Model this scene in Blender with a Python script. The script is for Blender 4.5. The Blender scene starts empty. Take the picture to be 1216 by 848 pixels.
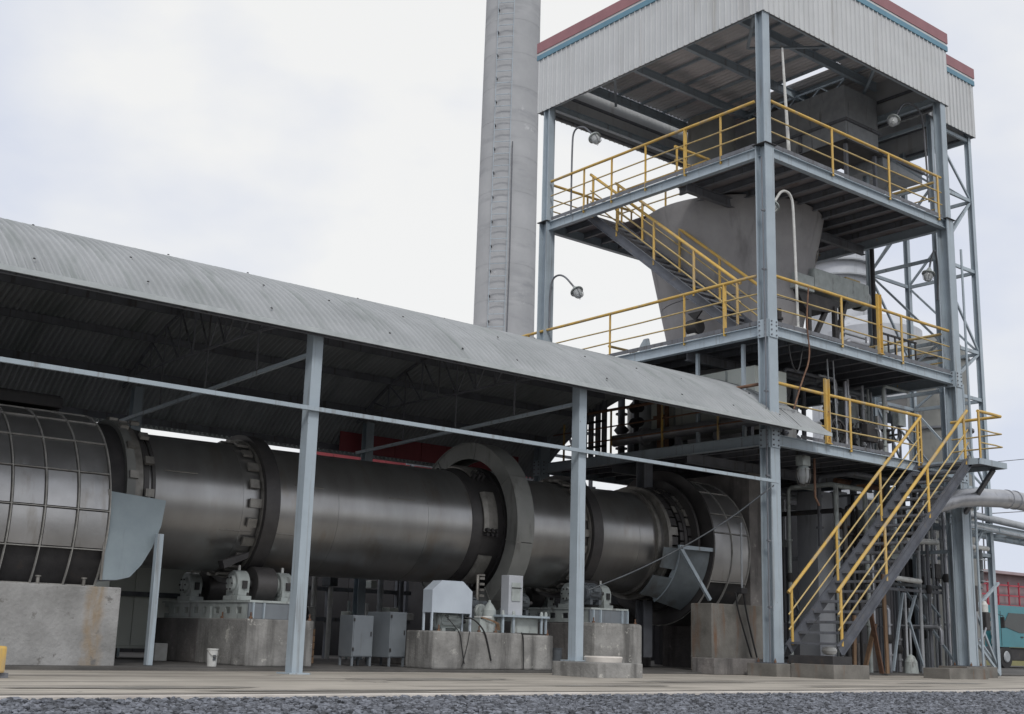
import bpy, bmesh, math, random
from mathutils import Vector, Matrix
random.seed(7)
S = bpy.context.scene
COL = S.collection
R = math.radians

# ------------------------------------------------------------------ camera
cd = bpy.data.cameras.new("camera"); cam = bpy.data.objects.new("camera", cd); COL.objects.link(cam)
cd.sensor_width = 36; cd.lens = 36 * 1470 / 1216; cd.clip_start = .1; cd.clip_end = 5000
_r = Vector((0.7703225, -0.63703389, 0.02812596)); _u = Vector((-0.16250555, -0.15347273, 0.97469896)); _f = Vector((0.6165997, 0.75540317, 0.22174504))
m = Matrix((_r, _u, -_f)).transposed().to_4x4(); m.translation = Vector((-22.969, -18.4597, .66))
cam.matrix_world = m
S.camera = cam
S.cycles.diffuse_bounces = 4
S.view_settings.view_transform = 'Standard'; S.view_settings.look = 'None'
S.view_settings.exposure = 0; S.view_settings.gamma = 1

# ------------------------------------------------------------------ sky and sun
SUN_EL, SUN_AZ = R(44), R(-122)      # azimuth of the sun measured from +X towards +Y
w = bpy.data.worlds.new("World"); S.world = w; w.use_nodes = True
nt = w.node_tree; nt.nodes.clear()
def N(t, ty, **k):
    n = t.nodes.new(ty)
    for a, b in k.items():
        if a in n.inputs: n.inputs[a].default_value = b
        else: setattr(n, a, b)
    return n
out = N(nt, 'ShaderNodeOutputWorld')
sky = N(nt, 'ShaderNodeTexSky'); sky.sky_type = 'NISHITA'; sky.sun_disc = False
sky.sun_elevation = SUN_EL; sky.sun_rotation = math.pi / 2 - SUN_AZ
bg1 = N(nt, 'ShaderNodeBackground', Strength=.1); nt.links.new(sky.outputs[0], bg1.inputs[0])
tc = N(nt, 'ShaderNodeTexCoord')
mp = N(nt, 'ShaderNodeMapping'); mp.inputs['Scale'].default_value = (1, 1, 1.8); nt.links.new(tc.outputs['Generated'], mp.inputs[0])
n1 = N(nt, 'ShaderNodeTexNoise', Scale=3.2, Detail=5, Roughness=.48); nt.links.new(mp.outputs[0], n1.inputs['Vector'])
cr = N(nt, 'ShaderNodeValToRGB'); nt.links.new(n1.outputs['Fac'], cr.inputs[0])
cr.color_ramp.elements[0].position = .35; cr.color_ramp.elements[0].color = (.70, .745, .86, 1)
cr.color_ramp.elements[1].position = .56; cr.color_ramp.elements[1].color = (.93, .93, .92, 1)
bg2 = N(nt, 'ShaderNodeBackground', Strength=1.0); nt.links.new(cr.outputs[0], bg2.inputs[0])
mx = N(nt, 'ShaderNodeMixShader', Fac=.94); nt.links.new(bg1.outputs[0], mx.inputs[1]); nt.links.new(bg2.outputs[0], mx.inputs[2])
nt.links.new(mx.outputs[0], out.inputs[0])
sl = bpy.data.lights.new("sun", 'SUN'); sl.energy = 1.5; sl.angle = R(13); sl.color = (1, .97, .92)
so = bpy.data.objects.new("sun", sl); COL.objects.link(so); so.location = (-20, -30, 40)
sd = Vector((math.cos(SUN_EL) * math.cos(SUN_AZ), math.cos(SUN_EL) * math.sin(SUN_AZ), math.sin(SUN_EL)))
so.rotation_euler = sd.to_track_quat('Z', 'Y').to_euler()

# ------------------------------------------------------------------ materials
def mat(name, c1, c2=None, rough=.6, metal=0, scale=3.0, streak=None, sk=(4, 4, .35), st=.55, bump=.15, bscale=30, var=0, spots=None, spt=.62, sps=9, stretch=(1, 1, 1), rvar=0, band=None):
    m = bpy.data.materials.new(name); m.use_nodes = True; t = m.node_tree
    b = t.nodes['Principled BSDF']; b.inputs['Roughness'].default_value = rough; b.inputs['Metallic'].default_value = metal
    g = N(t, 'ShaderNodeNewGeometry'); L = t.links.new
    def noise(sc, s3=(1, 1, 1), det=6, ro=.6):
        mp = N(t, 'ShaderNodeMapping'); mp.inputs['Scale'].default_value = s3; L(g.outputs['Position'], mp.inputs[0])
        n = N(t, 'ShaderNodeTexNoise', Scale=sc, Detail=det, Roughness=ro); L(mp.outputs[0], n.inputs['Vector']); return n.outputs['Fac']
    def mixc(f, a, bb):
        x = N(t, 'ShaderNodeMix', data_type='RGBA'); L(f, x.inputs[0])
        if isinstance(a, tuple): x.inputs[6].default_value = (*a, 1)
        else: L(a, x.inputs[6])
        if isinstance(bb, tuple): x.inputs[7].default_value = (*bb, 1)
        else: L(bb, x.inputs[7])
        return x.outputs[2]
    def rng(v, a, b_, lo=0., hi=1.):
        r = N(t, 'ShaderNodeMapRange'); L(v, r.inputs[0]); r.inputs[1].default_value = a; r.inputs[2].default_value = b_; r.inputs[3].default_value = lo; r.inputs[4].default_value = hi; return r.outputs[0]
    c2 = c2 or tuple(x * .75 for x in c1)
    nz = noise(scale, stretch)
    col = mixc(rng(nz, .32, .68), c2, c1)
    if streak: col = mixc(rng(noise(1.0, sk), st, st + .16, 0, .85), col, streak)
    if band:      # a run of rust down the wall at world x = band[0]
        sx = N(t, 'ShaderNodeSeparateXYZ'); L(g.outputs['Position'], sx.inputs[0])
        q = N(t, 'ShaderNodeMath', operation='MULTIPLY_ADD'); L(noise(2.2, (.3, .3, 1.6)), q.inputs[0]); q.inputs[1].default_value = .28; L(sx.outputs[0], q.inputs[2])
        d_ = N(t, 'ShaderNodeMath', operation='SUBTRACT'); L(q.outputs[0], d_.inputs[0]); d_.inputs[1].default_value = band[0]
        e_ = N(t, 'ShaderNodeMath', operation='ABSOLUTE'); L(d_.outputs[0], e_.inputs[0])
        f_ = N(t, 'ShaderNodeMath', operation='MULTIPLY'); L(rng(e_.outputs[0], band[1], band[1] * .4, 0, 1), f_.inputs[0]); L(rng(noise(5, (2, 2, .6)), .35, .6, .35, .95), f_.inputs[1])
        col = mixc(f_.outputs[0], col, band[2])
    if spots: col = mixc(rng(noise(sps, (1, 1, 1), 8, .7), spt, spt + .06), col, spots)
    if var:
        oi = N(t, 'ShaderNodeObjectInfo'); r = rng(oi.outputs['Random'], 0, 1, 1 - var, 1 + var)
        h = N(t, 'ShaderNodeHueSaturation'); L(r, h.inputs['Value']); L(col, h.inputs['Color']); col = h.outputs[0]
    L(col, b.inputs['Base Color'])
    if rvar: L(rng(noise(scale * 1.7, stretch), .3, .7, rough - rvar, rough + rvar), b.inputs['Roughness'])
    if bump:
        bp = N(t, 'ShaderNodeBump', Strength=bump, Distance=.02); L(noise(bscale, stretch, 4), bp.inputs['Height']); L(bp.outputs[0], b.inputs['Normal'])
    return m
M = {}
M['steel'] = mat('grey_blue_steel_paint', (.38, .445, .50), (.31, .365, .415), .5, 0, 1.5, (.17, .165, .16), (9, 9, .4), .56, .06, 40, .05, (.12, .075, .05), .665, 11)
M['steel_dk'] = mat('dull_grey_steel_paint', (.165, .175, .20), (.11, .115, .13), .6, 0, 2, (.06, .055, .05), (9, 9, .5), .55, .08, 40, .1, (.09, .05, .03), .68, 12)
M['stair'] = mat('dark_blue_grey_stair_steel', (.115, .125, .15), (.075, .08, .095), .65, 0, 3, (.14, .12, .10), (6, 6, 6), .6, .1, 40, .1)
M['deckplate'] = mat('deck_plate_underside', (.27, .255, .265), (.18, .165, .175), .8, 0, 1.2, (.14, .09, .075), (1, 1, 1), .56, .1, 25, .1)
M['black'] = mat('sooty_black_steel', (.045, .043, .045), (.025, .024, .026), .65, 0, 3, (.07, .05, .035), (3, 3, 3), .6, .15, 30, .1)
M['yellow'] = mat('yellow_safety_paint', (.64, .42, .105), (.53, .34, .085), .55, 0, 4, (.40, .32, .21), (4, 4, 1.2), .50, .1, 40, .06, (.15, .08, .04), .66, 16)
M['yellow_pale'] = mat('faded_yellow_paint', (.55, .42, .19), (.42, .31, .13), .55, 0, 4, (.30, .23, .15), (5, 5, 1.2), .55, .1, 40, .06, (.14, .08, .04), .66, 16)
M['cladding'] = mat('off_white_metal_cladding', (.55, .565, .58), (.50, .515, .53), .45, 0, 1.2, (.40, .40, .395), (3, 3, .25), .57, .03, 30, .03, (.30, .25, .21), .74, 10)
M['red_trim'] = mat('faded_red_trim', (.30, .135, .15), (.25, .11, .125), .5, 0, 2, None, var=.05)
M['blue_trim'] = mat('blue_trim', (.12, .26, .35), (.10, .21, .29), .5, 0, 2, None, var=.05)
M['roof'] = mat('weathered_galvanised_sheet', (.35, .365, .38), (.265, .28, .29), .55, .1, .9, (.20, .225, .22), (2.6, .35, .35), .54, .03, 60, .02, (.19, .17, .15), .72, 7)
M['ceil'] = mat('pale_dusty_roof_sheet', (.66, .64, .645), (.56, .545, .55), .6, 0, .8, (.28, .27, .27), (2, .4, 1), .58, .03, 40, .03)
M['rooftrim'] = mat('galvanised_trim', (.46, .49, .50), (.36, .39, .40), .45, .1, 3)
M['shell'] = mat('bare_kiln_steel', (.42, .42, .425), (.32, .315, .31), .31, .84, .9, (.30, .265, .225), (1.8, .7, .7), .56, .035, 18, .03, (.25, .22, .19), .72, 2.5, (1.6, .6, .6), .03)
M['tyre'] = mat('dark_tyre_steel', (.10, .095, .095), (.06, .057, .06), .5, .5, 2, None, bump=.08)
M['guard'] = mat('grey_gear_guard_paint', (.235, .24, .23), (.17, .175, .17), .5, .1, 1.4, (.09, .085, .08), (3, 3, .8), .56, .05, 20)
M['pad'] = mat('light_worn_steel_pads', (.30, .29, .27), (.18, .17, .16), .5, .5, 5, None, var=.15)
M['hood'] = mat('hood_plate_steel', (.45, .45, .46), (.36, .36, .365), .36, .85, 1.4, (.27, .25, .225), (2.5, 2.5, .6), .60, .05, 25, .10, None, rvar=.08)
M['hood_rib'] = mat('hood_rib_steel', (.40, .395, .38), (.25, .245, .235), .6, .1, 6)
M['blueguard'] = mat('blue_grey_guard_plate', (.27, .325, .36), (.22, .27, .305), .55, 0, 2, (.14, .16, .17), (4, 4, .4), .6, .05)
M['machine'] = mat('grey_green_machine_paint', (.42, .46, .455), (.30, .33, .325), .5, 0, 4, (.09, .085, .08), (6, 6, 2), .56, .08, 30, .08, (.07, .05, .04), .66, 18)
M['machine_dk'] = mat('dark_oily_machine_paint', (.10, .115, .13), (.055, .06, .07), .5, 0, 5, (.03, .03, .03), (6, 6, 2), .56, .1, 30, .1)
M['scoop'] = mat('grimy_blue_grey_plate', (.185, .215, .235), (.13, .15, .165), .6, 0, 2.5, (.09, .085, .08), (2, 2, .6), .54, .1, 20)
M['guardwhite'] = mat('pale_blue_guard_sheet', (.50, .56, .63), (.42, .47, .54), .45, 0, 2, (.40, .44, .49), (6, 6, .5), .6, .03)
M['cabinet'] = mat('grey_cabinet_paint', (.21, .235, .26), (.165, .185, .21), .5, 0, 2, (.12, .12, .125), (5, 5, .5), .6, .03, var=.05)
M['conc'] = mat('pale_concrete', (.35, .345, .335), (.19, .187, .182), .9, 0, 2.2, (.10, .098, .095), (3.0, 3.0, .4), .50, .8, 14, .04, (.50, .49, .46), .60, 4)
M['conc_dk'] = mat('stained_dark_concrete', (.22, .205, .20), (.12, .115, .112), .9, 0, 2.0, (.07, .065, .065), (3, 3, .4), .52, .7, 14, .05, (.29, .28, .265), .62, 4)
M['conc_stain'] = mat('pale_concrete_with_rust_runs', (.36, .36, .362), (.22, .22, .218), .9, 0, 1.9, (.33, .235, .14), (1.1, 1.1, .12), .62, .8, 14, 0, (.17, .165, .16), .585, 2.6, band=(-14.98, .20, (.28, .225, .165)))
M['conc_rust'] = mat('rust_stained_concrete', (.21, .20, .185), (.115, .11, .10), .9, 0, 2, (.17, .09, .05), (3, 3, .5), .55, .4, 22, .05, (.09, .07, .06), .66, 6)
M['slab'] = mat('worn_concrete_slab', (.46, .425, .375), (.31, .285, .25), .85, 0, .55, (.12, .11, .10), (.16, 2.4, 1), .50, .2, 12, 0, (.14, .13, .12), .62, .9)
M['slab_edge'] = mat('pale_slab_edging', (.68, .64, .60), (.44, .41, .375), .85, 0, 1.5, (.30, .24, .22), (.6, 2, 1), .6, .15, 15)
M['slab_wet'] = mat('damp_oily_concrete', (.20, .19, .175), (.33, .31, .28), .45, 0, 1.6, (.13, .12, .11), (.5, 2.4, 1), .55, .15, 12)
M['slab_in'] = mat('oily_shed_floor', (.12, .115, .11), (.06, .057, .055), .8, 0, .8, (.05, .05, .05), (.6, .6, 1), .52, .15, 12)
M['grav_base'] = mat('gravel_bed', (.17, .18, .205), (.09, .095, .11), .95, 0, 22, None, bump=1.0, bscale=26)
M['stone'] = mat('blue_grey_ballast', (.235, .25, .29), (.14, .15, .175), .9, 0, 30, None, bump=.3, bscale=60, var=.5)
M['chim'] = mat('chimney_concrete', (.40, .41, .43), (.33, .34, .36), .9, 0, .5, (.27, .28, .30), (.35, .35, 1.3), .55, .2, 5, .03, (.47, .48, .50), .64, .9)
M['silo'] = mat('hopper_concrete', (.37, .365, .375), (.27, .265, .275), .9, 0, .9, (.17, .165, .17), (1.6, 1.6, .25), .55, .3, 12, 0, (.45, .44, .45), .68, 2.2)
M['silo_white'] = mat('pale_insulated_sheet', (.50, .52, .56), (.38, .40, .44), .5, .1, 1, (.24, .25, .27), (3, 3, .5), .56, .05)
M['pipe'] = mat('silver_pipe_jacket', (.44, .45, .48), (.33, .34, .37), .35, .6, 2, (.22, .22, .23), (3, 3, 3), .6, .04, var=.08)
M['pipe_gr'] = mat('grey_pipe_paint', (.38, .40, .43), (.28, .30, .32), .5, 0, 3, (.12, .115, .11), (6, 6, 1), .58, .04, 30, .15)
M['white'] = mat('dirty_white_paint', (.62, .63, .62), (.48, .48, .47), .5, 0, 5, (.35, .33, .30), (6, 6, 1), .6, .03)
M['cream'] = mat('pale_green_cream_panel', (.60, .64, .60), (.52, .55, .52), .5, 0, 1, (.25, .26, .24), (4, 4, .3), .6, .03, var=.06)
M['red'] = mat('deep_red_sheet', (.25, .045, .055), (.18, .03, .04), .55, 0, 1, (.13, .03, .03), (3, 3, .4), .58, .03, var=.1)
M['redrail'] = mat('red_rail_paint', (.42, .05, .08), (.33, .04, .06), .5, 0, 3)
M['pinkwall'] = mat('faded_pink_wall', (.36, .28, .30), (.29, .23, .245), .8, 0, .8, None, var=.1)
M['teal'] = mat('turquoise_cab_paint', (.055, .235, .28), (.05, .19, .23), .3, 0, 1, None, bump=0)
M['glass'] = mat('dark_window_glass', (.02, .03, .035), (.015, .02, .025), .08, 0, 1, None, bump=0)
M['rubber'] = mat('black_rubber', (.02, .02, .022), (.015, .015, .016), .6, 0, 4, None, bump=.05)
M['wood'] = mat('weathered_timber', (.30, .20, .12), (.17, .10, .065), .8, 0, 4, None, bump=.3, bscale=30, stretch=(4, 4, .4), var=.2)
M['rust'] = mat('rusty_iron', (.21, .12, .075), (.11, .06, .045), .85, 0, 6, None, bump=.3, bscale=30, var=.15)
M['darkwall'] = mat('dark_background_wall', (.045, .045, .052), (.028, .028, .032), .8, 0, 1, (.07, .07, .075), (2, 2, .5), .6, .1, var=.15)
M['land'] = mat('far_ground', (.22, .205, .185), (.16, .15, .135), .95, 0, .05, None, bump=.2, bscale=2)
M['grass'] = mat('dry_grass_bank', (.17, .16, .075), (.12, .12, .05), .95, 0, 1, None, bump=.3, bscale=6)
def glassmat():
    m = bpy.data.materials.new('lamp_glass'); m.use_nodes = True; b = m.node_tree.nodes['Principled BSDF']
    b.inputs['Base Color'].default_value = (.75, .78, .80, 1); b.inputs['Roughness'].default_value = .12; b.inputs['Transmission Weight'].default_value = .55; b.inputs['IOR'].default_value = 1.3
    return m
M['lampglass'] = glassmat()

# ------------------------------------------------------------------ object helpers
ORG = {}
def tag(o, label=None, cat=None, group=None, kind=None):
    if label: o['label'] = label
    if cat: o['category'] = cat
    if group: o['group'] = group
    if kind: o['kind'] = kind
    return o
def thing(name, label, cat, loc=(0, 0, 0), group=None):
    o = bpy.data.objects.new(name, None); COL.objects.link(o); o.location = loc; o.empty_display_size = .3
    ORG[o] = Vector(loc); return tag(o, label, cat, group)
class MB:
    def __init__(s): s.v = []; s.f = []; s.sm = []
    def add(s, vs, fs, sm=False):
        k = len(s.v); s.v += [Vector(a) for a in vs]; s.f += [tuple(i + k for i in f) for f in fs]; s.sm += [sm] * len(fs); return s
    def box(s, a, b, ch=0):
        x0, x1 = sorted((a[0], b[0])); y0, y1 = sorted((a[1], b[1])); z0, z1 = sorted((a[2], b[2]))
        if ch:
            bm = bmesh.new(); bmesh.ops.create_cube(bm, size=1)
            for v in bm.verts: v.co = Vector(((x0 + x1) / 2 + v.co.x * (x1 - x0), (y0 + y1) / 2 + v.co.y * (y1 - y0), (z0 + z1) / 2 + v.co.z * (z1 - z0)))
            bmesh.ops.bevel(bm, geom=bm.edges[:], offset=ch, segments=2, profile=.6, affect='EDGES')
            bm.verts.index_update(); s.add([v.co for v in bm.verts], [[v.index for v in f.verts] for f in bm.faces]); bm.free(); return s
        return s.add([(x0, y0, z0), (x1, y0, z0), (x1, y1, z0), (x0, y1, z0), (x0, y0, z1), (x1, y0, z1), (x1, y1, z1), (x0, y1, z1)],
                     [(0, 3, 2, 1), (4, 5, 6, 7), (0, 1, 5, 4), (1, 2, 6, 5), (2, 3, 7, 6), (3, 0, 4, 7)])
    def frame(s, p, q, up=(0, 0, 1)):
        p, q = Vector(p), Vector(q); d = (q - p).normalized(); up = Vector(up)
        if abs(d.dot(up)) > .98: up = Vector((0, 1, 0)) if abs(d.y) < .9 else Vector((1, 0, 0))
        x = d.cross(up).normalized(); return p, q, d, x, x.cross(d).normalized()
    def prof(s, p, q, pts, up=(0, 0, 1), caps=True):
        """extrude a closed 2-D profile (side, up) from p to q"""
        p, q, d, x, y = s.frame(p, q, up); n = len(pts)
        vs = [p + x * a + y * b for a, b in pts] + [q + x * a + y * b for a, b in pts]
        fs = [(i, (i + 1) % n, n + (i + 1) % n, n + i) for i in range(n)]
        if caps: fs += [tuple(range(n))[::-1], tuple(range(n, 2 * n))]
        return s.add(vs, fs)
    def beam(s, p, q, w=.1, h=.1, up=(0, 0, 1)):
        return s.prof(p, q, [(-w / 2, -h / 2), (w / 2, -h / 2), (w / 2, h / 2), (-w / 2, h / 2)], up)
    def ibeam(s, p, q, w=.2, h=.3, t=.02, up=(0, 0, 1)):
        a, b, c = w / 2, h / 2, t / 2
        return s.prof(p, q, [(-a, -b), (a, -b), (a, -b + t), (c, -b + t), (c, b - t), (a, b - t), (a, b), (-a, b), (-a, b - t), (-c, b - t), (-c, -b + t), (-a, -b + t)], up)
    def angle(s, p, q, w=.08, t=.01, up=(0, 0, 1)):
        return s.prof(p, q, [(-w / 2, -w / 2), (w / 2, -w / 2), (w / 2, -w / 2 + t), (-w / 2 + t, -w / 2 + t), (-w / 2 + t, w / 2), (-w / 2, w / 2)], up)
    def chan(s, p, q, w=.08, h=.2, t=.012, up=(0, 0, 1), flip=1):
        b = h / 2; f = flip
        pts = [(0, -b), (w * f, -b), (w * f, -b + t), (t * f, -b + t), (t * f, b - t), (w * f, b - t), (w * f, b), (0, b)]
        return s.prof(p, q, pts, up)
    def path(s, pts, r, n=10, caps=True):
        pts = [Vector(p) for p in pts]; rs = r if isinstance(r, (list, tuple)) else [r] * len(pts)
        rings = []; px = None
        for i, p in enumerate(pts):
            d = (pts[min(i + 1, len(pts) - 1)] - pts[max(i - 1, 0)]).normalized()
            if px is None:
                u = Vector((0, 0, 1)) if abs(d.z) < .9 else Vector((1, 0, 0)); px = d.cross(u).normalized()
            else: px = (px - d * px.dot(d)).normalized()
            y = d.cross(px); rings.append([p + (px * math.cos(2 * math.pi * k / n) + y * math.sin(2 * math.pi * k / n)) * rs[i] for k in range(n)])
        vs = [v for rg in rings for v in rg]
        fs = [(i * n + k, i * n + (k + 1) % n, (i + 1) * n + (k + 1) % n, (i + 1) * n + k) for i in range(len(pts) - 1) for k in range(n)]
        s.add(vs, fs, True)
        if caps: s.add(rings[0], [tuple(range(n))[::-1]]); s.add(rings[-1], [tuple(range(n))])
        return s
    def tube(s, p, q, r, n=10): return s.path([p, q], r, n)
    def lathe(s, base, axis, prof, n=48, a0=0, a1=2 * math.pi, up=(0, 0, 1), smooth=True):
        """prof: list of (along, radius); sharp between segments"""
        base = Vector(base); d = Vector(axis).normalized(); up = Vector(up)
        if abs(d.dot(up)) > .98: up = Vector((1, 0, 0))
        x = up.cross(d).normalized(); y = d.cross(x); full = abs(a1 - a0 - 2 * math.pi) < 1e-6
        m_ = n if full else n + 1
        for (h0, r0), (h1, r1) in zip(prof[:-1], prof[1:]):
            vs = []
            for h, r in ((h0, r0), (h1, r1)):
                vs += [base + d * h + (x * math.cos(a0 + (a1 - a0) * k / n) + y * math.sin(a0 + (a1 - a0) * k / n)) * r for k in range(m_)]
            fs = [(k, (k + 1) % m_, m_ + (k + 1) % m_, m_ + k) for k in range(n)]
            s.add(vs, fs, smooth)
        return s
    def poly(s, pts, thick):
        pts = [Vector(p) for p in pts]; t = Vector(thick); n = len(pts)
        return s.add(pts + [p + t for p in pts], [tuple(range(n)), tuple(range(n, 2 * n))[::-1]] + [(i, n + i, n + (i + 1) % n, (i + 1) % n) for i in range(n)])
    def build(s, name, m_, parent=None, label=None, kind=None, cat=None, group=None, fix=True):
        o0 = ORG.get(parent, Vector((0, 0, 0)))
        if parent is None and cat:
            xs = [v.x for v in s.v]; ys = [v.y for v in s.v]; o0 = Vector(((min(xs) + max(xs)) / 2, (min(ys) + max(ys)) / 2, min(v.z for v in s.v)))
        me = bpy.data.meshes.new(name); me.from_pydata([v - o0 for v in s.v], [], s.f); me.validate()
        me.polygons.foreach_set('use_smooth', s.sm[:len(me.polygons)] if len(me.polygons) == len(s.sm) else [False] * len(me.polygons))
        if fix:
            bm = bmesh.new(); bm.from_mesh(me); bmesh.ops.recalc_face_normals(bm, faces=bm.faces[:]); bm.to_mesh(me); bm.free()
        o = bpy.data.objects.new(name, me); COL.objects.link(o); me.materials.append(M[m_] if isinstance(m_, str) else m_)
        if parent: o.parent = parent; ORG[o] = o0
        else: o.location = o0; ORG[o] = o0
        return tag(o, label, cat, group, kind)
def inst(me, name, parent, loc, rot=(0, 0, 0), label=None):
    o = bpy.data.objects.new(name, me); COL.objects.link(o); o.parent = parent
    o.location = Vector(loc) - ORG.get(parent, Vector()); o.rotation_euler = rot; ORG[o] = Vector(loc)
    if label: o['label'] = label
    return o
def mesh_of(mb, m_):
    me = bpy.data.meshes.new('piece'); me.from_pydata(mb.v, [], mb.f)
    me.polygons.foreach_set('use_smooth', mb.sm)
    bm = bmesh.new(); bm.from_mesh(me); bmesh.ops.recalc_face_normals(bm, faces=bm.faces[:]); bm.to_mesh(me); bm.free()
    me.materials.append(M[m_]); return me
B = MB
def copy_tree(o, off, label=None):
    c = o.copy(); COL.objects.link(c); c.location = o.location + Vector(off); ORG[c] = ORG[o] + Vector(off)
    if label: c['label'] = label
    for ch in list(o.children):
        d = ch.copy(); COL.objects.link(d); d.parent = c
        for g in list(ch.children):
            e = g.copy(); COL.objects.link(e); e.parent = d
    return c

# ------------------------------------------------------------------ the ground
B().box((-600, -6.3, -.5), (900, 1200, -.30)).build('ground', 'land', kind='structure')
B().box((-600, -400, -.5), (900, -14, -.08)).build('yard', 'land', kind='structure')
B().box((-600, -13.99, -.5), (900, -6.3, -.045)).build('gravel_bed', 'grav_base', kind='structure')
B().box((-40, -6.29, -.3), (60, .99, -.02)).build('slab_base', 'slab_in', kind='structure')
_x = -38.0
while _x < 56:
    for ya, yb in ((-6.3, -3.35), (-3.335, .995)): B().box((_x, ya, -.12), (_x + 4.18, yb, random.uniform(-.004, .0)), .006).build('slab_bay', 'slab', kind='structure')
    _x += 4.195
B().box((-40, -6.55, -.3), (60, -6.303, .012)).build('slab_edge', 'slab_edge', kind='structure')
B().box((-40, 1.0, -.3), (60, 16, .045), .01).build('shed_floor', 'slab_in', kind='structure')
B().box((-40, 16.003, -.3), (200, 60, .02)).build('back_yard', 'slab_edge', kind='structure')
B().box((-40, -5.93, .0015), (60, -5.87, .005)).build('drain_line', 'conc_dk', kind='structure')
rq = random.Random(9)
for X, Y, L_, W_ in ((-16.9, -4.6, 1.5, .28), (-14.6, -5.4, 2.2, .16), (-11.0, -2.2, 1.7, .35), (-9.4, -4.4, 1.2, .20), (-6.0, -3.0, 1.6, .3), (-3.2, -4.9, 2.0, .2), (1.2, -3.6, 1.4, .3)):
    n_ = 26; pts = []
    for i in range(n_):
        a = 2 * math.pi * i / n_; r_ = 1 + .28 * rq.uniform(-1, 1); pts.append((X + L_ * r_ * math.cos(a), Y + W_ * r_ * math.sin(a), .0035))
    B().poly(pts, (0, 0, .001)).build('damp_patch', 'slab_wet', kind='structure')
# ballast stones scattered over the bed
def ballast():
    stones = []
    for i in range(5):
        rnd = random.Random(i); bm = bmesh.new(); bmesh.ops.create_icosphere(bm, subdivisions=1, radius=1)
        for v in bm.verts: v.co = Vector((v.co.x * 1.0, v.co.y * .75, v.co.z * .55)) * (1 + rnd.uniform(-.25, .2))
        me = bpy.data.meshes.new('stone'); bm.to_mesh(me); bm.free(); stones.append(me)
    vs, fs = [], []; rnd = random.Random(3)
    me = bpy.data.meshes.new('ballast')
    import numpy as np
    rg = np.random.default_rng(5)
    base = [np.array([v.co[:] for v in s.vertices]) for s in stones]; bf = [np.array([p.vertices[:] for p in s.polygons]) for s in stones]
    V = []; F = []; k = 0
    def put(x, y, sz):
        nonlocal k
        i = rg.integers(0, 5); a = rg.uniform(0, 6.28); ca, sa = math.cos(a), math.sin(a); t = rg.uniform(-.5, .5); ct, st_ = math.cos(t), math.sin(t)
        b = base[i] * sz; b = b @ np.array([[ca, sa, 0], [-sa, ca, 0], [0, 0, 1]]) @ np.array([[1, 0, 0], [0, ct, st_], [0, -st_, ct]])
        V.append(b + (x, y, -.03 + rg.uniform(-.012, .022))); F.append(bf[i] + k); k += len(b)
    for _ in range(43000): put(rg.uniform(-21.5, -4), rg.uniform(-11.4, -6.56), rg.uniform(.018, .042) * (1.4 if rg.random() < .15 else 1))
    for _ in range(12000): put(rg.uniform(-4, 9), rg.uniform(-12.5, -6.56), rg.uniform(.03, .055))
    me.from_pydata(np.concatenate(V), [], np.concatenate(F)); me.materials.append(M['stone'])
    at = me.attributes.new('tint', 'FLOAT', 'POINT')
    tt = np.concatenate([np.full(len(v), rg.random()) for v in V]); at.data.foreach_set('value', tt)
    o = bpy.data.objects.new('gravel', me); COL.objects.link(o); tag(o, 'blue grey ballast gravel in front of the concrete slab', 'gravel', kind='stuff')
    t = M['stone'].node_tree; b = t.nodes['Principled BSDF']; l = b.inputs['Base Color'].links[0].from_socket
    a = N(t, 'ShaderNodeAttribute'); a.attribute_name = 'tint'
    mr = N(t, 'ShaderNodeMapRange'); t.links.new(a.outputs['Fac'], mr.inputs[0]); mr.inputs[3].default_value = .30; mr.inputs[4].default_value = 1.6
    h = N(t, 'ShaderNodeHueSaturation'); t.links.new(mr.outputs[0], h.inputs['Value']); t.links.new(l, h.inputs['Color']); t.links.new(h.outputs[0], b.inputs['Base Color'])
ballast()

# ------------------------------------------------------------------ kiln shed
Y0, Z0, Y1, Z1, RISE = -.6, 5.65, 9.2, 5.27, 2.0
_c = Y1 - Y0; _R = (_c * _c / 4 + RISE * RISE) / (2 * RISE)
def zroof(Y): return Z0 + (Z1 - Z0) * (Y - Y0) / _c + math.sqrt(max(_R * _R - (Y - (Y0 + Y1) / 2) ** 2, 0)) - (_R - RISE)
shed = thing('kiln_shed', 'open sided shed with curved corrugated roof over the long rotary kiln', 'shed', (-12.45, -.2, 0))
def roof_sheet(W=.91, nseg=26, cut=None):
    mb = B(); pitch = .13; nx = 70; vs = []; 
    for j in range(nseg + 1):
        Y = Y0 + _c * j / nseg; z = zroof(Y)
        for i in range(nx + 1):
            x = W * i / nx
            if cut: x = min(x, cut(Y))
            vs.append((x, Y, z + .038 * math.cos(2 * math.pi * x / pitch)))
    n = nx + 1; fs = [(j * n + i, j * n + i + 1, (j + 1) * n + i + 1, (j + 1) * n + i) for j in range(nseg) for i in range(nx)]
    mb.add(vs, fs, True); return mb
rsm = mesh_of(roof_sheet(), 'roof')
PITCH = .8; x = -23.5 ; k = 0
while x < .05:
    o = inst(rsm, 'roof_sheet', shed, (x, 0, .0015 * (k % 2))); x += .78; k += 1
# last sheet is cut back to clear the tower legs
xl = x - .01
mb = roof_sheet(1.2, 40, lambda Y: max(.02, 1.2 - .48 * max(0, Y + .6)))
o = inst(mesh_of(mb, 'roof'), 'roof_sheet', shed, (xl - .25, 0, .010))
XR = xl + .9
B().box((-23.5, Y0 - .035, Z0 - .045), (XR, Y0 - .003, Z0 + .036)).build('eave_flashing', 'rooftrim', shed)
B().box((-23.5, Y1 + .003, Z1 - .05), (-.2, Y1 + .02, Z1 + .05)).build('eave_flashing', 'rooftrim', shed)
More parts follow.
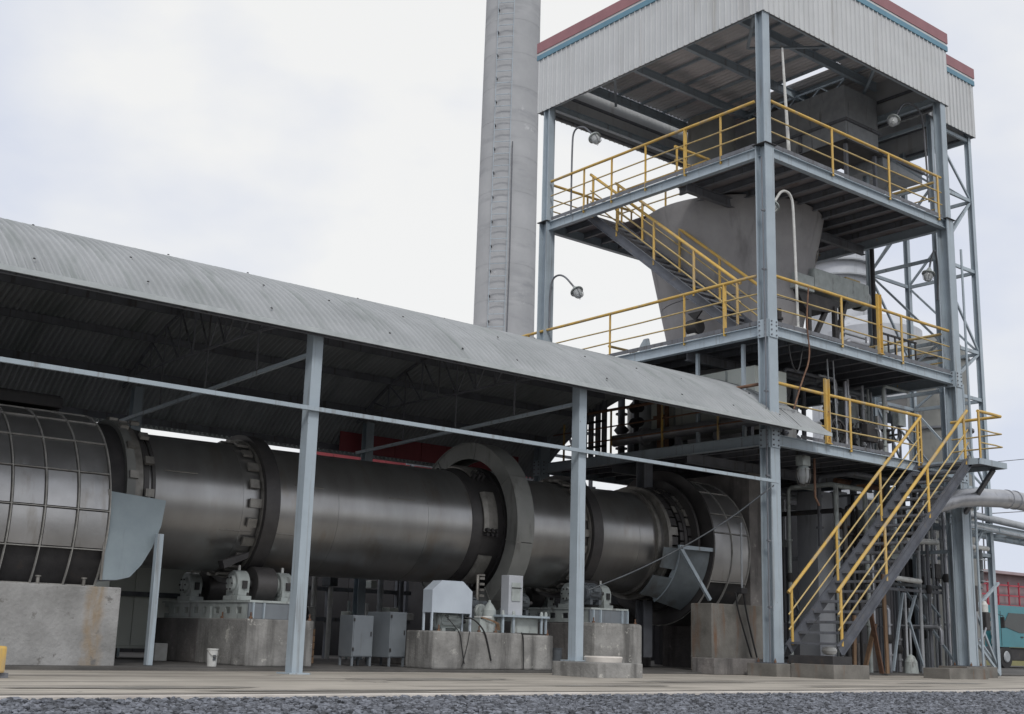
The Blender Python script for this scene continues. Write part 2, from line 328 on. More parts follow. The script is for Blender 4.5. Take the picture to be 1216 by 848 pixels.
# purlins
for i, Y in enumerate((-.35, .75, 1.9, 3.1, 4.3, 5.5, 6.7, 7.85, 8.95)):
    z = zroof(Y) - .07; x1 = .35 if Y < 1 else -.15
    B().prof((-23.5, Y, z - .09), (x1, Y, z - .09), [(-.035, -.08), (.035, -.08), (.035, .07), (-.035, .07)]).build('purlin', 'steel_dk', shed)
# roof bolts seen as dark dots
mb = B()
for Y in (-.3, .62, 1.7):
    x = -23.2 + Y
    while x < .1:
        z = zroof(Y) + .036; mb.lathe((x + random.uniform(-.12, .12), Y + random.uniform(-.05, .05), z), (0, (Y - 4.3) / _R, 1), [(0, .022), (.012, .022), (.02, .002)], 6); x += random.choice((1.56, 2.34))
mb.build('roof_bolts', 'black', shed, kind='stuff')
FR = (-18.65, -12.45, -6.25, -.55)
for fi, X in enumerate(FR):
    if fi < 3:
        xc = X + (.0 if fi != 1 else 0)
        B().box((xc - .10, -.30, .02 if fi != 2 else .28), (xc + .10, -.08, zroof(-.2) - .2), .004).build('column', 'steel', shed)
        B().box((xc - .2, -.4, .0 if fi != 2 else .27), (xc + .2, .02, .022 if fi != 2 else .292)).build('base_plate', 'steel', shed)
    if fi < 3:
        xb = X + .35
        B().ibeam((xb, 8.2, .04), (xb, 8.2, zroof(8.2) - .16), .22, .22, .018, (0, 1, 0)).build('column', 'steel', shed)
    # roof truss: arched chord, tie and web
    if X > -1: continue
    ys = [-.2 + (8.4) * i / 12 for i in range(13)]
    top = [(X, y, zroof(y) - .2) for y in ys]; zt = lambda y: 5.42 + (5.2 - 5.42) * (y + .2) / 8.4
    mb = B()
    for a, b in zip(top[:-1], top[1:]): mb.beam(a, b, .05, .06)
    mb.build('truss_chord', 'steel_dk', shed)
    inner = [(X, y, max(zt(y) + .04, zroof(y) - .2 - 1.15 * math.sin(math.pi * (y + .2) / 8.4))) for y in ys]
    B().beam((X, -.1, 5.36), (X, 8.15, 5.14), .06, .07).build('truss_tie', 'steel', shed)
    mb = B()
    for a, b in zip(inner[:-1], inner[1:]): mb.beam(a, b, .04, .04)
    mb.build('truss_chord', 'steel_dk', shed)
    for i in range(1, 12):
        B().beam(top[i], inner[i], .03, .03).build('truss_web', 'steel_dk', shed)
        B().beam(top[i], inner[i + (1 if i < 6 else -1)], .03, .03).build('truss_web', 'steel_dk', shed)
        if i in (3, 6, 9): B().beam(inner[i], (X, ys[i], zt(ys[i])), .03, .03).build('truss_web', 'steel_dk', shed)
B().prof((-23.5, -.36, 4.36), (-.15, -.36, 4.36), [(-.03, -.035), (.03, -.035), (.03, .035), (-.03, .035)]).build('tie_rail', 'steel', shed)

# ------------------------------------------------------------------ steel tower
TX, TY = 8.1, 8.2; ZL, ZM, ZT, ZR = 5.56, 8.22, 12.80, 16.35
tower = thing('kiln_tower', 'tall open steel tower with three decks under a white clad roof skirt', 'tower', (0, 0, 0))
def col(x, y, z0, z1, w_, m_='steel'):
    B().ibeam((x, y, z0), (x, y, z1), w_, w_, .028, (0, 1, 0)).build('column', m_, tower)
for (x, y) in ((0, 0), (TX, 0), (0, TY), (TX, TY)):
    col(x, y, .30, ZT - .02, .33); col(x, y, ZT - .015, ZR + 1.3, .25)
    B().box((x - .3, y - .3, .28), (x + .3, y + .3, .30)).build('base_plate', 'steel_dk', tower)
    B().box((x - .22, y - .22, ZT - .018), (x + .22, y + .22, ZT - .002)).build('splice_plate', 'black', tower)
col(0, 4.1, .3, ZL - .3, .3, 'steel_dk')
def deck(z, x0, x1, y0, y1, holes=(), h=.26, joist='y', name='deck'):
    # edge beams
    e = h / 2 + .02
    B().ibeam((x0, y0, z - e), (x1, y0, z - e), .16, h, .018).build('edge_beam', 'steel', tower)
    B().ibeam((x0, y1, z - e), (x1, y1, z - e), .16, h, .018).build('edge_beam', 'steel', tower)
    B().ibeam((x0, y0 + .09, z - e), (x0, y1 - .09, z - e), .16, h, .018).build('edge_beam', 'steel', tower)
    B().ibeam((x1, y0 + .09, z - e), (x1, y1 - .09, z - e), .16, h, .018).build('edge_beam', 'steel', tower)
    # main joists along Y, broken round the openings
    def segs(x, a, b):
        c = [(a, b)]
        for hx0, hx1, hy0, hy1 in holes:
            if hx0 - .02 < x < hx1 + .02:
                n = []
                for p, q in c:
                    if q <= hy0 or p >= hy1: n.append((p, q)); continue
                    if p < hy0: n.append((p, hy0))
                    if q > hy1: n.append((hy1, q))
                c = n
        return c
    x = x0 + .7
    while x < x1 - .3:
        for p, q in segs(x, y0 + .1, y1 - .1):
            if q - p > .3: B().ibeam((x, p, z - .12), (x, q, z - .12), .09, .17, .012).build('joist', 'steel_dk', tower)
        x += .72
    for y in (y0 + (y1 - y0) * .33, y0 + (y1 - y0) * .66):
        for p, q in [(x0 + .1, x1 - .1)]:
            hit = [hh for hh in holes if hh[2] < y < hh[3]]
            xs = [p]
            for hh in sorted(hit): xs += [max(p, hh[0]), hh[1]]
            xs.append(q)
            for a, b in zip(xs[::2], xs[1::2]):
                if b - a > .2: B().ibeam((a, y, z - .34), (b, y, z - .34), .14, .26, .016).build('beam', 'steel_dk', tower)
    # plates of roughly 1.6 m, skipping openings
    xs = sorted(set([x0, x1] + [round(x0 + 1.62 * i, 3) for i in range(1, 8) if x0 + 1.62 * i < x1 - .2] + [v for hh in holes for v in hh[:2]]))
    ys = sorted(set([y0, y1] + [round(y0 + 2.05 * i, 3) for i in range(1, 6) if y0 + 2.05 * i < y1 - .2] + [v for hh in holes for v in hh[2:]]))
    for xa, xb in zip(xs[:-1], xs[1:]):
        for ya, yb in zip(ys[:-1], ys[1:]):
            cx_, cy_ = (xa + xb) / 2, (ya + yb) / 2
            if any(hh[0] < cx_ < hh[1] and hh[2] < cy_ < hh[3] for hh in holes): continue
            B().box((xa + .004, ya + .004, z - .016), (xb - .004, yb - .004, z)).build('deck_plate', 'deckplate', tower)
HT = (.18, 1.62, 3.5, 6.75)
deck(ZT, 0, TX, 0, TY, [HT])
deck(ZM, 0, TX, 0, TY, [])
deck(ZL, .0, TX, 0, TY, [])
# kick plates
for z in (ZT, ZM):
    B().box((-.07, .25, z), (-.062, TY - .25, z + .10)).build('toe_plate', 'steel_dk', tower)
    B().box((.25, -.07, z), (TX - .25, -.062, z + .10)).build('toe_plate', 'steel_dk', tower)
B().box((1.1, -.07, ZL), (4.9, -.062, ZL + .08)).build('toe_plate', 'steel_dk', tower)
# hangers between middle and lower level
for y, z in ((1.0, 0), (2.5, 0)):
    B().box((.25, y - .04, ZL + .02), (.33, y + .04, ZM - .3)).build('hanger', 'steel', tower)
# roof skirt: vertical cladding strips
SX, SY = TX + .26, TY + .38; S0 = -.16
st_h = 1.75; zb = ZR + .03
def strip_mesh(h):
    mb = B(); wd = .207
    pts = [(0, 0), (.006, 0), (.014, .034), (.040, .034), (.050, 0), (wd, 0), (wd, -.006), (0, -.006)]
    vs = [(a, -b, 0) for a, b in pts] + [(a, -b, h) for a, b in pts]; n = len(pts)
    mb.add(vs, [(i, (i + 1) % n, n + (i + 1) % n, n + i) for i in range(n)] + [tuple(range(n)), tuple(range(n, 2 * n))[::-1]]); return mesh_of(mb, 'cladding')
sm = strip_mesh(st_h)
def skirt(x0, x1, y0, y1, z, me, h, sides='fblr'):
    nx = round((x1 - x0) / .21); ny = round((y1 - y0) / .21)
    for i in range(nx):
        X = x0 + (x1 - x0) * i / nx
        if 'f' in sides: inst(me, 'cladding_strip', tower, (X, y0, z))
        if 'b' in sides: inst(me, 'cladding_strip', tower, (X + .2, y1, z), (0, 0, math.pi))
    for i in range(ny):
        Y = y0 + (y1 - y0) * i / ny
        if 'l' in sides: inst(me, 'cladding_strip', tower, (x0, Y + .2, z), (0, 0, -math.pi / 2))
        if 'r' in sides: inst(me, 'cladding_strip', tower, (x1, Y, z), (0, 0, math.pi / 2))
    t = .03; a = z + h
    for nm, dz, hh, mt, pr in (('blue_trim', 0, .16, 'blue_trim', .045), ('white_trim', .163, .08, 'cladding', .03), ('red_trim', .246, .33, 'red_trim', .05)):
        for s_ in sides:
            if s_ == 'f': bx = ((x0 - pr, y0 - pr, a + dz), (x1 + pr, y0 + .02, a + dz + hh))
            elif s_ == 'b': bx = ((x0 - pr, y1 - .02, a + dz), (x1 + pr, y1 + pr, a + dz + hh))
            elif s_ == 'l': bx = ((x0 - pr, y0 + .023, a + dz), (x0 + .02, y1 - .023, a + dz + hh))
            else: bx = ((x1 - .02, y0 + .023, a + dz), (x1 + pr, y1 - .023, a + dz + hh))
            B().box(*bx).build(nm, mt, tower)
    # framing rails behind the cladding
    for zz in (z + .06, z + h * .5, z + h - .06):
        q = .06
        for s_ in sides:
            if s_ == 'f': B().beam((x0 + q, y0 + q, zz), (x1 - q, y0 + q, zz), .06, .08).build('girt', 'steel_dk', tower)
            if s_ == 'b': B().beam((x0 + q, y1 - q, zz), (x1 - q, y1 - q, zz), .06, .08).build('girt', 'steel_dk', tower)
            if s_ == 'l': B().beam((x0 + q, y0 + .1, zz), (x0 + q, y1 - .1, zz), .06, .08).build('girt', 'steel_dk', tower)
            if s_ == 'r': B().beam((x1 - q, y0 + .1, zz), (x1 - q, y1 - .1, zz), .06, .08).build('girt', 'steel_dk', tower)
skirt(S0, SX, S0, SY, zb, sm, st_h)
# second, lower bay roof beyond
skirt(SX + .10, 11.1, .58, 4.3, zb + .02, sm, st_h, 'fbr')
# main roof: corrugated sheets on purlins and rafters
def flat_sheet(w_, l_):
    mb = B(); n = 24; vs = []
    for j in (0, 1):
        for i in range(n + 1):
            x = w_ * i / n; vs.append((x, l_ * j, .02 * (1 if (i % 4) in (1, 2) else -1)))
    mb.add(vs, [(i, i + 1, n + 2 + i, n + 1 + i) for i in range(n)]); return mesh_of(mb, 'ceil')
RZ = zb + st_h - .2
fm = flat_sheet(1.06, SY - S0 - .35)
for i in range(6):
    inst(fm, 'roof_sheet', tower, (S0 + .05 + i * 1.04, S0 + .05, RZ))
for k_, X in enumerate((6.42, 7.36)): inst(fm, 'roof_sheet', tower, (X, S0 + .05, RZ + .004 * k_))
for ya, yb in ((S0 + .05, 2.2), (5.3, SY - .3)): inst(flat_sheet(.45, yb - ya), 'roof_sheet', tower, (6.06, ya, RZ + .014))
fm2 = flat_sheet(1.3, 3.5)
for i in range(2): inst(fm2, 'roof_sheet', tower, (SX + .14 + i * 1.28, .68, RZ + .02))
for x in [.9 + 1.02 * i for i in range(7)]:
    B().prof((x, S0 + .1, RZ - .075), (x, SY - .35, RZ - .075), [(-.02, -.045), (.02, -.045), (.02, .045), (-.02, .045)]).build('purlin', 'steel', tower)
for y in (.02, 2.1, 4.15, 6.2, TY - .02):
    B().ibeam((0, y, RZ - .27), (TX, y, RZ - .27), .12, .26, .014).build('rafter', 'steel', tower)
for a, b in (((0, 0), (2.7, 2.7)), ((2.7, 0), (0, 2.7)), ((5.4, 0), (8.1, 2.7)), ((0, 5.4), (2.7, 8.1)), ((2.7, 2.7), (5.4, 0))):
    B().angle((*a, RZ - .56), (*b, RZ - .56), .08).build('roof_brace', 'steel', tower)
B().ibeam((0, .0, ZR + .22), (TX, .0, ZR + .22), .14, .2, .014).build('eaves_beam', 'steel', tower)
B().ibeam((0, .1, ZR + .22), (0, TY - .1, ZR + .22), .14, .2, .014).build('eaves_beam', 'steel', tower)
B().ibeam((0, TY, ZR + .22), (TX, TY, ZR + .22), .14, .2, .014).build('eaves_beam', 'steel', tower)
B().ibeam((TX, .1, ZR + .22), (TX, TY - .1, ZR + .22), .14, .2, .014).build('eaves_beam', 'steel', tower)
# bolted joint plates on the front legs
def joint(x, y, z):
    for nx_, ny_ in ((0, -1), (-1, 0)):
        c = Vector((x, y, z)) + Vector((nx_, ny_, 0)) * .178; t_ = Vector((-ny_, nx_, 0)); n_ = Vector((nx_, ny_, 0))
        if nx_: c = Vector((x - .178, y, z))
        mb = B().poly([c + t_ * a + Vector((0, 0, b)) for a, b in ((-.15, -.24), (.15, -.24), (.15, .20), (-.15, .20))], n_ * .014); mb.build('joint_plate', 'steel', tower)
        mb = B()
        for a in (-.09, .09):
            for b in (-.18, -.06, .06, .15): mb.lathe(c + t_ * a + Vector((0, 0, b)) + n_ * .014, n_, [(0, .022), (.02, .022), (.021, .001)], 6)
        mb.build('joint_bolts', 'steel_dk', tower, kind='stuff')
for (x, y) in ((0, 0), (TX, 0), (0, TY)):
    for z in (ZL - .13, ZM - .13): joint(x, y, z)
for (x, y) in ((0, 0), (TX, 0)):
    for dx in (-.24, .24):
        for dy in (-.24, .24): B().lathe((x + dx, y + dy, .30), (0, 0, 1), [(0, .03), (.05, .03), (.051, .012), (.09, .012), (.09, .001)], 6).build('anchor_bolt', 'rust', tower)
# conduit up the near leg
B().path([(-.24, -.1, .3), (-.24, -.1, 4.0), (-.23, -.12, 8.0), (-.24, -.1, 12.4)], .018, 6).build('conduit', 'steel_dk', tower)
for z in (1.5, 3, 4.5, 6.5, 9.5, 11): B().box((-.27, -.13, z), (-.16, -.07, z + .04)).build('conduit_clip', 'steel_dk', tower)
# sheet screen behind the lowest deck
scr = thing('sheet_screen', 'dull grey sheet screen along the back of the lowest deck', 'screen', (6, 8, ZL))
for i in range(9): B().box((3.9 + i * .46, 7.93, ZL + .1), (3.9 + i * .46 + .445, 7.95, ZM - .3 - .03 * (i % 3))).build('sheet', ('guard', 'steel_dk', 'cabinet')[i % 3], scr)
for z in (ZL + .4, ZL + 1.9): B().beam((3.9, 7.88, z), (8.0, 7.88, z), .05, .06).build('rail', 'black', scr)
# pedestals of the tower legs
def block(name, label, a, b, m_='conc', ch=.015, cat='concrete block', group=None):
    return B().box(a, b, ch).build(name, m_, None, label, None, cat, group)
block('column_pedestal', 'rust stained square pedestal under the near corner leg of the tower', (-.42, -.42, -.02), (.42, .42, .28), 'conc_rust')
block('column_pedestal', 'dark rusty pedestal under the right front leg of the tower', (TX - .75, -.42, -.02), (TX + .75, .42, .28), 'conc_rust')
block('column_pedestal', 'concrete pedestal under the back left leg of the tower', (-.42, TY - .42, -.02), (.42, TY + .42, .28), 'conc_dk')
block('concrete_block', 'low free standing concrete block on the slab in front of the right tower leg', (5.0, -1.35, -.02), (6.75, -.62, .25), 'conc_rust')
block('stair_pedestal', 'low concrete block carrying the foot of the stair', (.05, -1.6, -.02), (1.35, -.44, .30), 'conc_rust')

# ------------------------------------------------------------------ truss bay on the far right
lat = thing('lattice_tower', 'slender grey lattice tower rising beside the right side of the steel tower', 'tower', (9.8, 2, 0))
LX = (8.85, 10.95); LY = (.78, 3.1); LZ = [.3, 3.4, 5.3, 8.0, 9.45, 12.0, 14.3, 16.3]
for x in LX:
    for y in LY: B().ibeam((x, y, .05), (x, y, zb + .2), .15, .15, .012, (0, 1, 0)).build('leg', 'steel', lat)
for i, z in enumerate(LZ[1:]):
    for y in LY: B().beam((LX[0], y, z), (LX[1], y, z), .07, .10).build('cross_bar', 'steel', lat)
    for x in LX: B().beam((x, LY[0], z - .012), (x, LY[1], z - .012), .07, .10).build('cross_bar', 'steel', lat)
for i, (a, b) in enumerate(zip(LZ[:-1], LZ[1:])):
    s_ = 1 if i % 2 else -1
    for y in LY:
        p = (LX[0], y, a) if s_ > 0 else (LX[1], y, a); q = (LX[1], y, b) if s_ > 0 else (LX[0], y, b)
        if b - a > 1.3: B().beam(p, q, .06, .06).build('diagonal', 'steel', lat)
    for x in LX:
        p = (x, LY[0], a) if s_ < 0 else (x, LY[1], a); q = (x, LY[1], b) if s_ < 0 else (x, LY[0], b)
        if b - a > 1.3: B().beam(p, q, .06, .06).build('diagonal', 'steel', lat)

# ------------------------------------------------------------------ railings
def rail(label, pts, z, posts, pm='yellow_pale', tm='yellow', lv=(1.0, .63, .33), H=1.24, top=.040, midr=.021, group='yellow guard rails on the tower', thick=()):
    """pts: corner points (x, y); posts: list of (x, y)"""
    r = thing('guard_rail', label, 'railing', (pts[0][0], pts[0][1], z), group)
    for a, b in zip(pts[:-1], pts[1:]):
        def wob(h, q):
            A_, B_ = Vector((a[0], a[1], z + h)), Vector((b[0], b[1], z + h)); n = max(3, int((B_ - A_).length / 1.3))
            return [A_.lerp(B_, i / n) + (Vector((random.uniform(-q, q), random.uniform(-q, q), random.uniform(-q, q))) if 0 < i < n else Vector()) for i in range(n + 1)]
        B().path(wob(H, .008), top, 10).build('top_rail', tm, r)
        for l in lv[1:]: B().path(wob(H * l, .013), midr, 8).build('mid_rail', pm, r)
    for i, (x, y) in enumerate(posts):
        wd = .05 if (x, y) not in thick else .09
        B().angle((x, y, z - .1), (x, y, z + H - .02), wd * 1.4, .012, (0, 1, 0)).build('post', 'yellow', r)
    return r
o = -.045
rail('yellow railing along the left front edge of the top deck', [(o, .25), (o, TY - .2)], ZT, [(o, 6.58), (o, 5.43), (o, 4.1), (o, 2.66), (o, 1.4)], thick=[(o, 2.66)])
rail('yellow railing along the right front edge of the top deck', [(.2, o), (TX - .2, o)], ZT, [(2.71, o), (5.28, o), (7.7, o)])
rail('yellow railing along the left front edge of the middle deck', [(o, .25), (o, TY + 1.2)], ZM, [(o, 5.43), (o, 2.68), (o, 1.35), (o, 8.9)], thick=[(o, 1.35)])
rail('yellow railing along the right front edge of the middle deck', [(.2, o), (TX - .2, o)], ZM, [(2.89, o), (5.56, o)])
rail('yellow railing along the front edge of the lowest deck', [(.2, o), (6.3, o)], ZL, [(3.11, o), (6.25, o)])
rail('yellow railing on the back edge of the top deck behind the left corner', [(.2, TY), (3.6, TY)], ZT, [(1.6, TY), (3.5, TY)])
rail('pale yellow railing on the back edge of the middle deck', [(2.6, TY), (TX - .2, TY)], ZM, [(3.5, TY), (5.5, TY), (7.3, TY)], pm='yellow_pale', tm='yellow_pale')
rail('yellow railing closing the right side of the top deck', [(TX, .3), (TX, TY - .3)], ZT, [(TX, 2.3), (TX, 4.4), (TX, 6.3)], pm='yellow_pale', tm='yellow_pale')
rail('pale railing closing the right side of the middle deck', [(TX, .3), (TX, 3.4)], ZM, [(TX, 1.8), (TX, 3.3)], pm='yellow_pale', tm='yellow_pale')
rail('orange yellow railing round the stair opening of the top deck', [(1.7, 6.9), (1.7, 3.3), (.3, 3.3)], ZT, [(1.7, 6.8), (1.7, 5), (1.7, 3.3), (.35, 3.3)], H=1.05)
rail('railing deep on the lowest deck behind the shed roof', [(.1, .4), (.1, TY - .3)], ZL, [(.1, 1.7), (.1, 3.6), (.1, 5.5), (.1, 7.4)], pm='rust', tm='rust')
# stout ochre channel posts on the front rails
def ochre_post(label, x, z0, z1):
    t = thing('ochre_post', label, 'post', (x, -.12, z0))
    B().chan((x, -.06, z0), (x, -.06, z1), .07, .17, .015, (1, 0, 0), -1).build('upright', 'yellow', t)
    B().box((x - .1, -.16, z0), (x + .1, -.055, z0 + .02)).build('foot', 'yellow', t)
    for zz in (z0 + .15, z0 + .8): B().lathe((x, -.13, zz), (0, -1, 0), [(0, .02), (.02, .02), (.021, .001)], 6).build('bolt', 'rust', t)
ochre_post('stout ochre channel post standing against the railing of the middle deck', 4.5, ZM - .02, ZM + 1.62)
ochre_post('stout ochre channel post standing against the railing of the lowest deck', 2.13, ZL - .02, ZL + 1.62)

# ------------------------------------------------------------------ stairs
def stair(label, axis, lo, hi, z0, z1, s0, s1, n, rlabel, treadm='steel_dk', H=1.22, post_t=(.02, .33, .66, .97), side_order=(0, 1)):
    """axis 'x': climbs along X from lo to hi between y=s0 and y=s1; axis 'y' the same along Y"""
    P = (lambda a, s, z: (a, s, z)) if axis == 'x' else (lambda a, s, z: (s, a, z))
    t = thing('steel_stair', label, 'staircase', P(lo, s0, z0))
    for s in (s0, s1):
        B().chan(P(lo, s, z0), P(hi, s, z1), .07, .26, .014, (0, 0, 1), 1 if (s == s0) == (axis == 'x') else -1).build('stringer', 'stair', t)
    run = (hi - lo) / n; a0, a1 = min(s0, s1) + .02, max(s0, s1) - .02
    for i in range(n):
        a = lo + run * (i + .6); z = z0 + (z1 - z0) * (i + .6) / n
        if axis == 'x': B().box((a - .13, a0, z - .03), (a + .14, a1, z + .025)).build('tread', treadm, t)
        else: B().box((a0, a - .13, z - .03), (a1, a + .14, z + .02)).build('tread', treadm, t)
    for s in (s0, s1):
        r = thing('stair_rail', rlabel[0 if s == s0 else 1], 'railing', P(lo, s, z0), 'yellow stair handrails')
        for l, rr, nm in ((1, .042, 'top_rail'), (.64, .020, 'mid_rail'), (.36, .020, 'mid_rail')):
            B().tube(P(lo, s, z0 + H * l + (.06 if l == 1 else 0)), P(hi, s, z1 + H * l + (.06 if l == 1 else 0)), rr, 10).build(nm, 'yellow' if l == 1 else 'yellow_pale', r)
        for q in post_t:
            a = lo + (hi - lo) * q; z = z0 + (z1 - z0) * q
            B().tube(P(a, s, z), P(a, s, z + H + .03), .036, 8).build('post', 'yellow', r)
    return t
stair('dark steel stair climbing from the slab to the lowest deck', 'x', .50, 6.28, .60, 5.50, -1.42, -.06, 20,
      ('outer handrail of the lower stair, nearest the camera', 'inner handrail of the lower stair, beside the near tower leg'))
B().box((.15, -1.5, .302), (.85, -.3, .48)).build('stair_sill', 'black', None, 'black steel sill under the lowest tread of the stair', None, 'sill')
stair('dark steel stair between the middle deck and the top deck', 'y', 1.15, 6.75, ZM + .05, ZT - .05, .40, 1.42, 17,
      ('handrail on the left side of the upper stair', 'handrail on the right side of the upper stair'), post_t=(.02, .28, .54, .80, .98))
# landing of the lower stair
ld = thing('stair_landing', 'steel landing platform jutting out at the head of the lower stair', 'landing', (7, -1, ZL))
B().box((6.2, -1.75, ZL - .09), (7.5, -.1, ZL - .06)).build('plate', 'stair', ld)
for a, b in (((6.2, -1.75), (7.5, -1.75)), ((7.5, -1.7), (7.5, -.12)), ((6.2, -1.7), (6.2, -.12))):
    B().beam((*a, ZL - .13), (*b, ZL - .13), .05, .15).build('edge_beam', 'steel', ld)
B().beam((7.3, -1.5, ZL - .22), (TX, -.15, 4.35), .10, .10).build('bracket', 'steel_dk', ld)
rl = rail('yellow railing round the landing at the head of the lower stair', [(6.32, -1.7), (7.45, -1.7), (7.45, -.25)], ZL - .05, [(6.32, -1.7)], lv=(1, .62, .34))

# ------------------------------------------------------------------ chimney
CX, CY = 16.84, 31.08
chim = thing('chimney', 'tall tapered grey concrete chimney rising behind the shed and the tower', 'chimney', (CX, CY, -.2))
HB = 60
def rch(z): return 1.69 - .0045 * z
nb = 30
for i in range(nb):
    z0_, z1_ = -.2 + i * 2, -.2 + (i + 1) * 2
    B().lathe((CX, CY, 0), (0, 0, 1), [(z0_, rch(z0_)), (z1_ - .03, rch(z1_)), (z1_ - .03, rch(z1_) - .006), (z1_, rch(z1_) - .006)], 64).build('concrete_ring', 'chim', chim)
ang = math.atan2(-18.46 - CY, -22.97 - CX) - .22
lx, ly = math.cos(ang), math.sin(ang); tx, ty = -ly, lx
def lp(z, s, o_=.22): r = rch(z) + o_; return (CX + lx * r + tx * s, CY + ly * r + ty * s, z)
for s in (-.44, .44): B().beam(lp(2, s), lp(58, s), .03, .03, (lx, ly, 0)).build('ladder_stile', 'steel', chim)
z = 2.0
while z < 46: B().beam(lp(z, -.44), lp(z, .44), .035, .035).build('rung', 'steel', chim); z += .68
z = 3.0
while z < 46:
    for s in (-.44,): B().beam(lp(z, s, -.02), lp(z, s, .23), .06, .09).build('ladder_bracket', 'black', chim)
    z += 1.36
B().path([lp(8, .56, .06), lp(14, .54, .1), lp(20, .58, .08), lp(26.5, .55, .1)], .035, 6).build('conductor', 'steel_dk', chim)

# ------------------------------------------------------------------ rotary kiln
KY = 4.1
def KZ(x): return 3.01 + (x + 13.6) * .0085
KR = 1.25
ax = Vector((1, 0, .0085)).normalized()
kiln = thing('rotary_kiln', 'long bare steel rotary kiln cylinder lying under the curved shed roof', 'kiln', (-7, KY, 1.7))
def ring(x, w_, r0, r1, name, m_, parent=None, n=72, a0=0, a1=2 * math.pi, label=None):
    mb = B().lathe((x, KY, KZ(x)), ax, [(0, r0), (0, r1), (w_, r1), (w_, r0), (0, r0)], n, a0, a1)
    return mb.build(name, m_, parent or kiln, label)
cuts = [-14.1, -12.0, -9.9, -7.7, -5.6, -3.5, -1.4, -.55]
for a, b in zip(cuts[:-1], cuts[1:]):
    B().lathe((a, KY, KZ(a)), ax, [(0, KR - .012), (.012, KR), (b - a - .012, KR), (b - a, KR - .012)], 96).build('shell_section', 'shell', kiln)
def tyre(x, r=1.46, w_=.30):
    t = ring(x, w_, 1.30, r, 'tyre', 'tyre')
    ring(x - .03, .03, 1.285, 1.36, 'retaining_ring', 'pad'); ring(x + w_, .03, 1.285, 1.36, 'retaining_ring', 'pad')
    for side in (-1,):
        for k in range(22):
            a = 2 * math.pi * k / 22
            c, s_ = math.cos(a), math.sin(a); xx = x - .27; L_ = .24 if k % 2 else .19
            z_ = KZ(xx); rr = KR + .035
            tang = Vector((0, -s_, c)); rad = Vector((0, c, s_)); p = Vector((xx, KY, z_)) + rad * rr
            pts = []
            for dx, dt in ((0, -.085), (L_, -.085), (L_, .085), (0, .085)): pts.append(p + Vector((dx, 0, 0)) + tang * dt)
            mb = B().poly(pts, rad * .05); mb.build('pad', 'pad', kiln)
tyre(-11.64); tyre(-3.12)
# girth gear hidden in its casing
ring(-5.75, .18, 1.3, 1.40, 'girth_gear', 'black')
for k in range(6):
    a = math.radians(168) + 2 * math.pi * k / 6
    B().lathe((-6.30, KY, KZ(-6.6)), ax, [(0, 1.33), (0, 1.36), (.10, 1.40), (.34, 1.40), (.34, 1.37), (.10, 1.37), (0, 1.33)], 10, a - .33, a + .33).build('spring_plate', 'pad', kiln)
    for t_ in (.30, .37):
        for dx in (.05, .18, .30):
            c, s_ = math.cos(a + t_), math.sin(a + t_); rad = Vector((0, c, s_))
            B().tube(Vector((-6.3 + dx, KY, KZ(-6.6))) + rad * 1.3, Vector((-6.3 + dx, KY, KZ(-6.6))) + rad * 1.46, .04, 8).build('bolt', 'black', kiln)
B().lathe((-6.55, KY, KZ(-6.6)), ax, [(0, KR), (.02, KR + .02), (.25, KR + .06), (.80, KR + .08), (.80, KR)], 96).build('wear_collar', 'tyre', kiln)
# weld beads and a bolted inspection door
for x in (-10.9, -8.8): 
    a = math.radians(160)
for x, a in ((-13.3, 158), (-12.1, 205), (-10.6, 160), (-8.4, 163), (-11.2, 205)):
    a = math.radians(a); rad = Vector((0, math.cos(a), math.sin(a)))
    B().tube(Vector((x - .3, KY, KZ(x))) + rad * KR, Vector((x + .35, KY, KZ(x))) + rad * KR, .012, 6).build('weld_bead', 'pad', kiln)
guard = thing('gear_guard', 'big round grey casing standing over the girth gear at mid kiln', 'guard', (-6.1, KY, 1.2))
# two side plates with big holes plus a rim; the front half stands clear of the shell
for x in (-5.84, -5.40):
    B().lathe((x, KY, KZ(x)), ax, [(0, 1.58), (0, 1.928), (.02, 1.928), (.02, 1.58), (0, 1.58)], 80).build('side_plate', 'guard', guard)
for k in range(8):
    a0 = 2 * math.pi * k / 8 + .2
    B().lathe((-5.86, KY, KZ(-6.2)), ax, [(0, 1.93), (.48, 1.93), (.48, 1.955), (0, 1.955), (0, 1.93)], 12, a0 + .004, a0 + 2 * math.pi / 8 - .004).build('rim_plate', 'guard', guard)
    c, s_ = math.cos(a0), math.sin(a0)
    B().poly([Vector((-5.855, KY, KZ(-6.2))) + Vector((0, c, s_)) * r + Vector((0, -s_, c)) * d for r, d in ((1.60, -.012), (1.96, -.012), (1.96, .012), (1.60, .012))], (-.015, 0, 0)).build('joint_flange', 'guard', guard)
for x in cuts[1:-1]:
    B().lathe((x - .02, KY, KZ(x)), ax, [(0, KR - .01), (.006, KR + .006), (.034, KR + .006), (.04, KR - .01)], 96).build('weld_seam', 'shell', kiln)
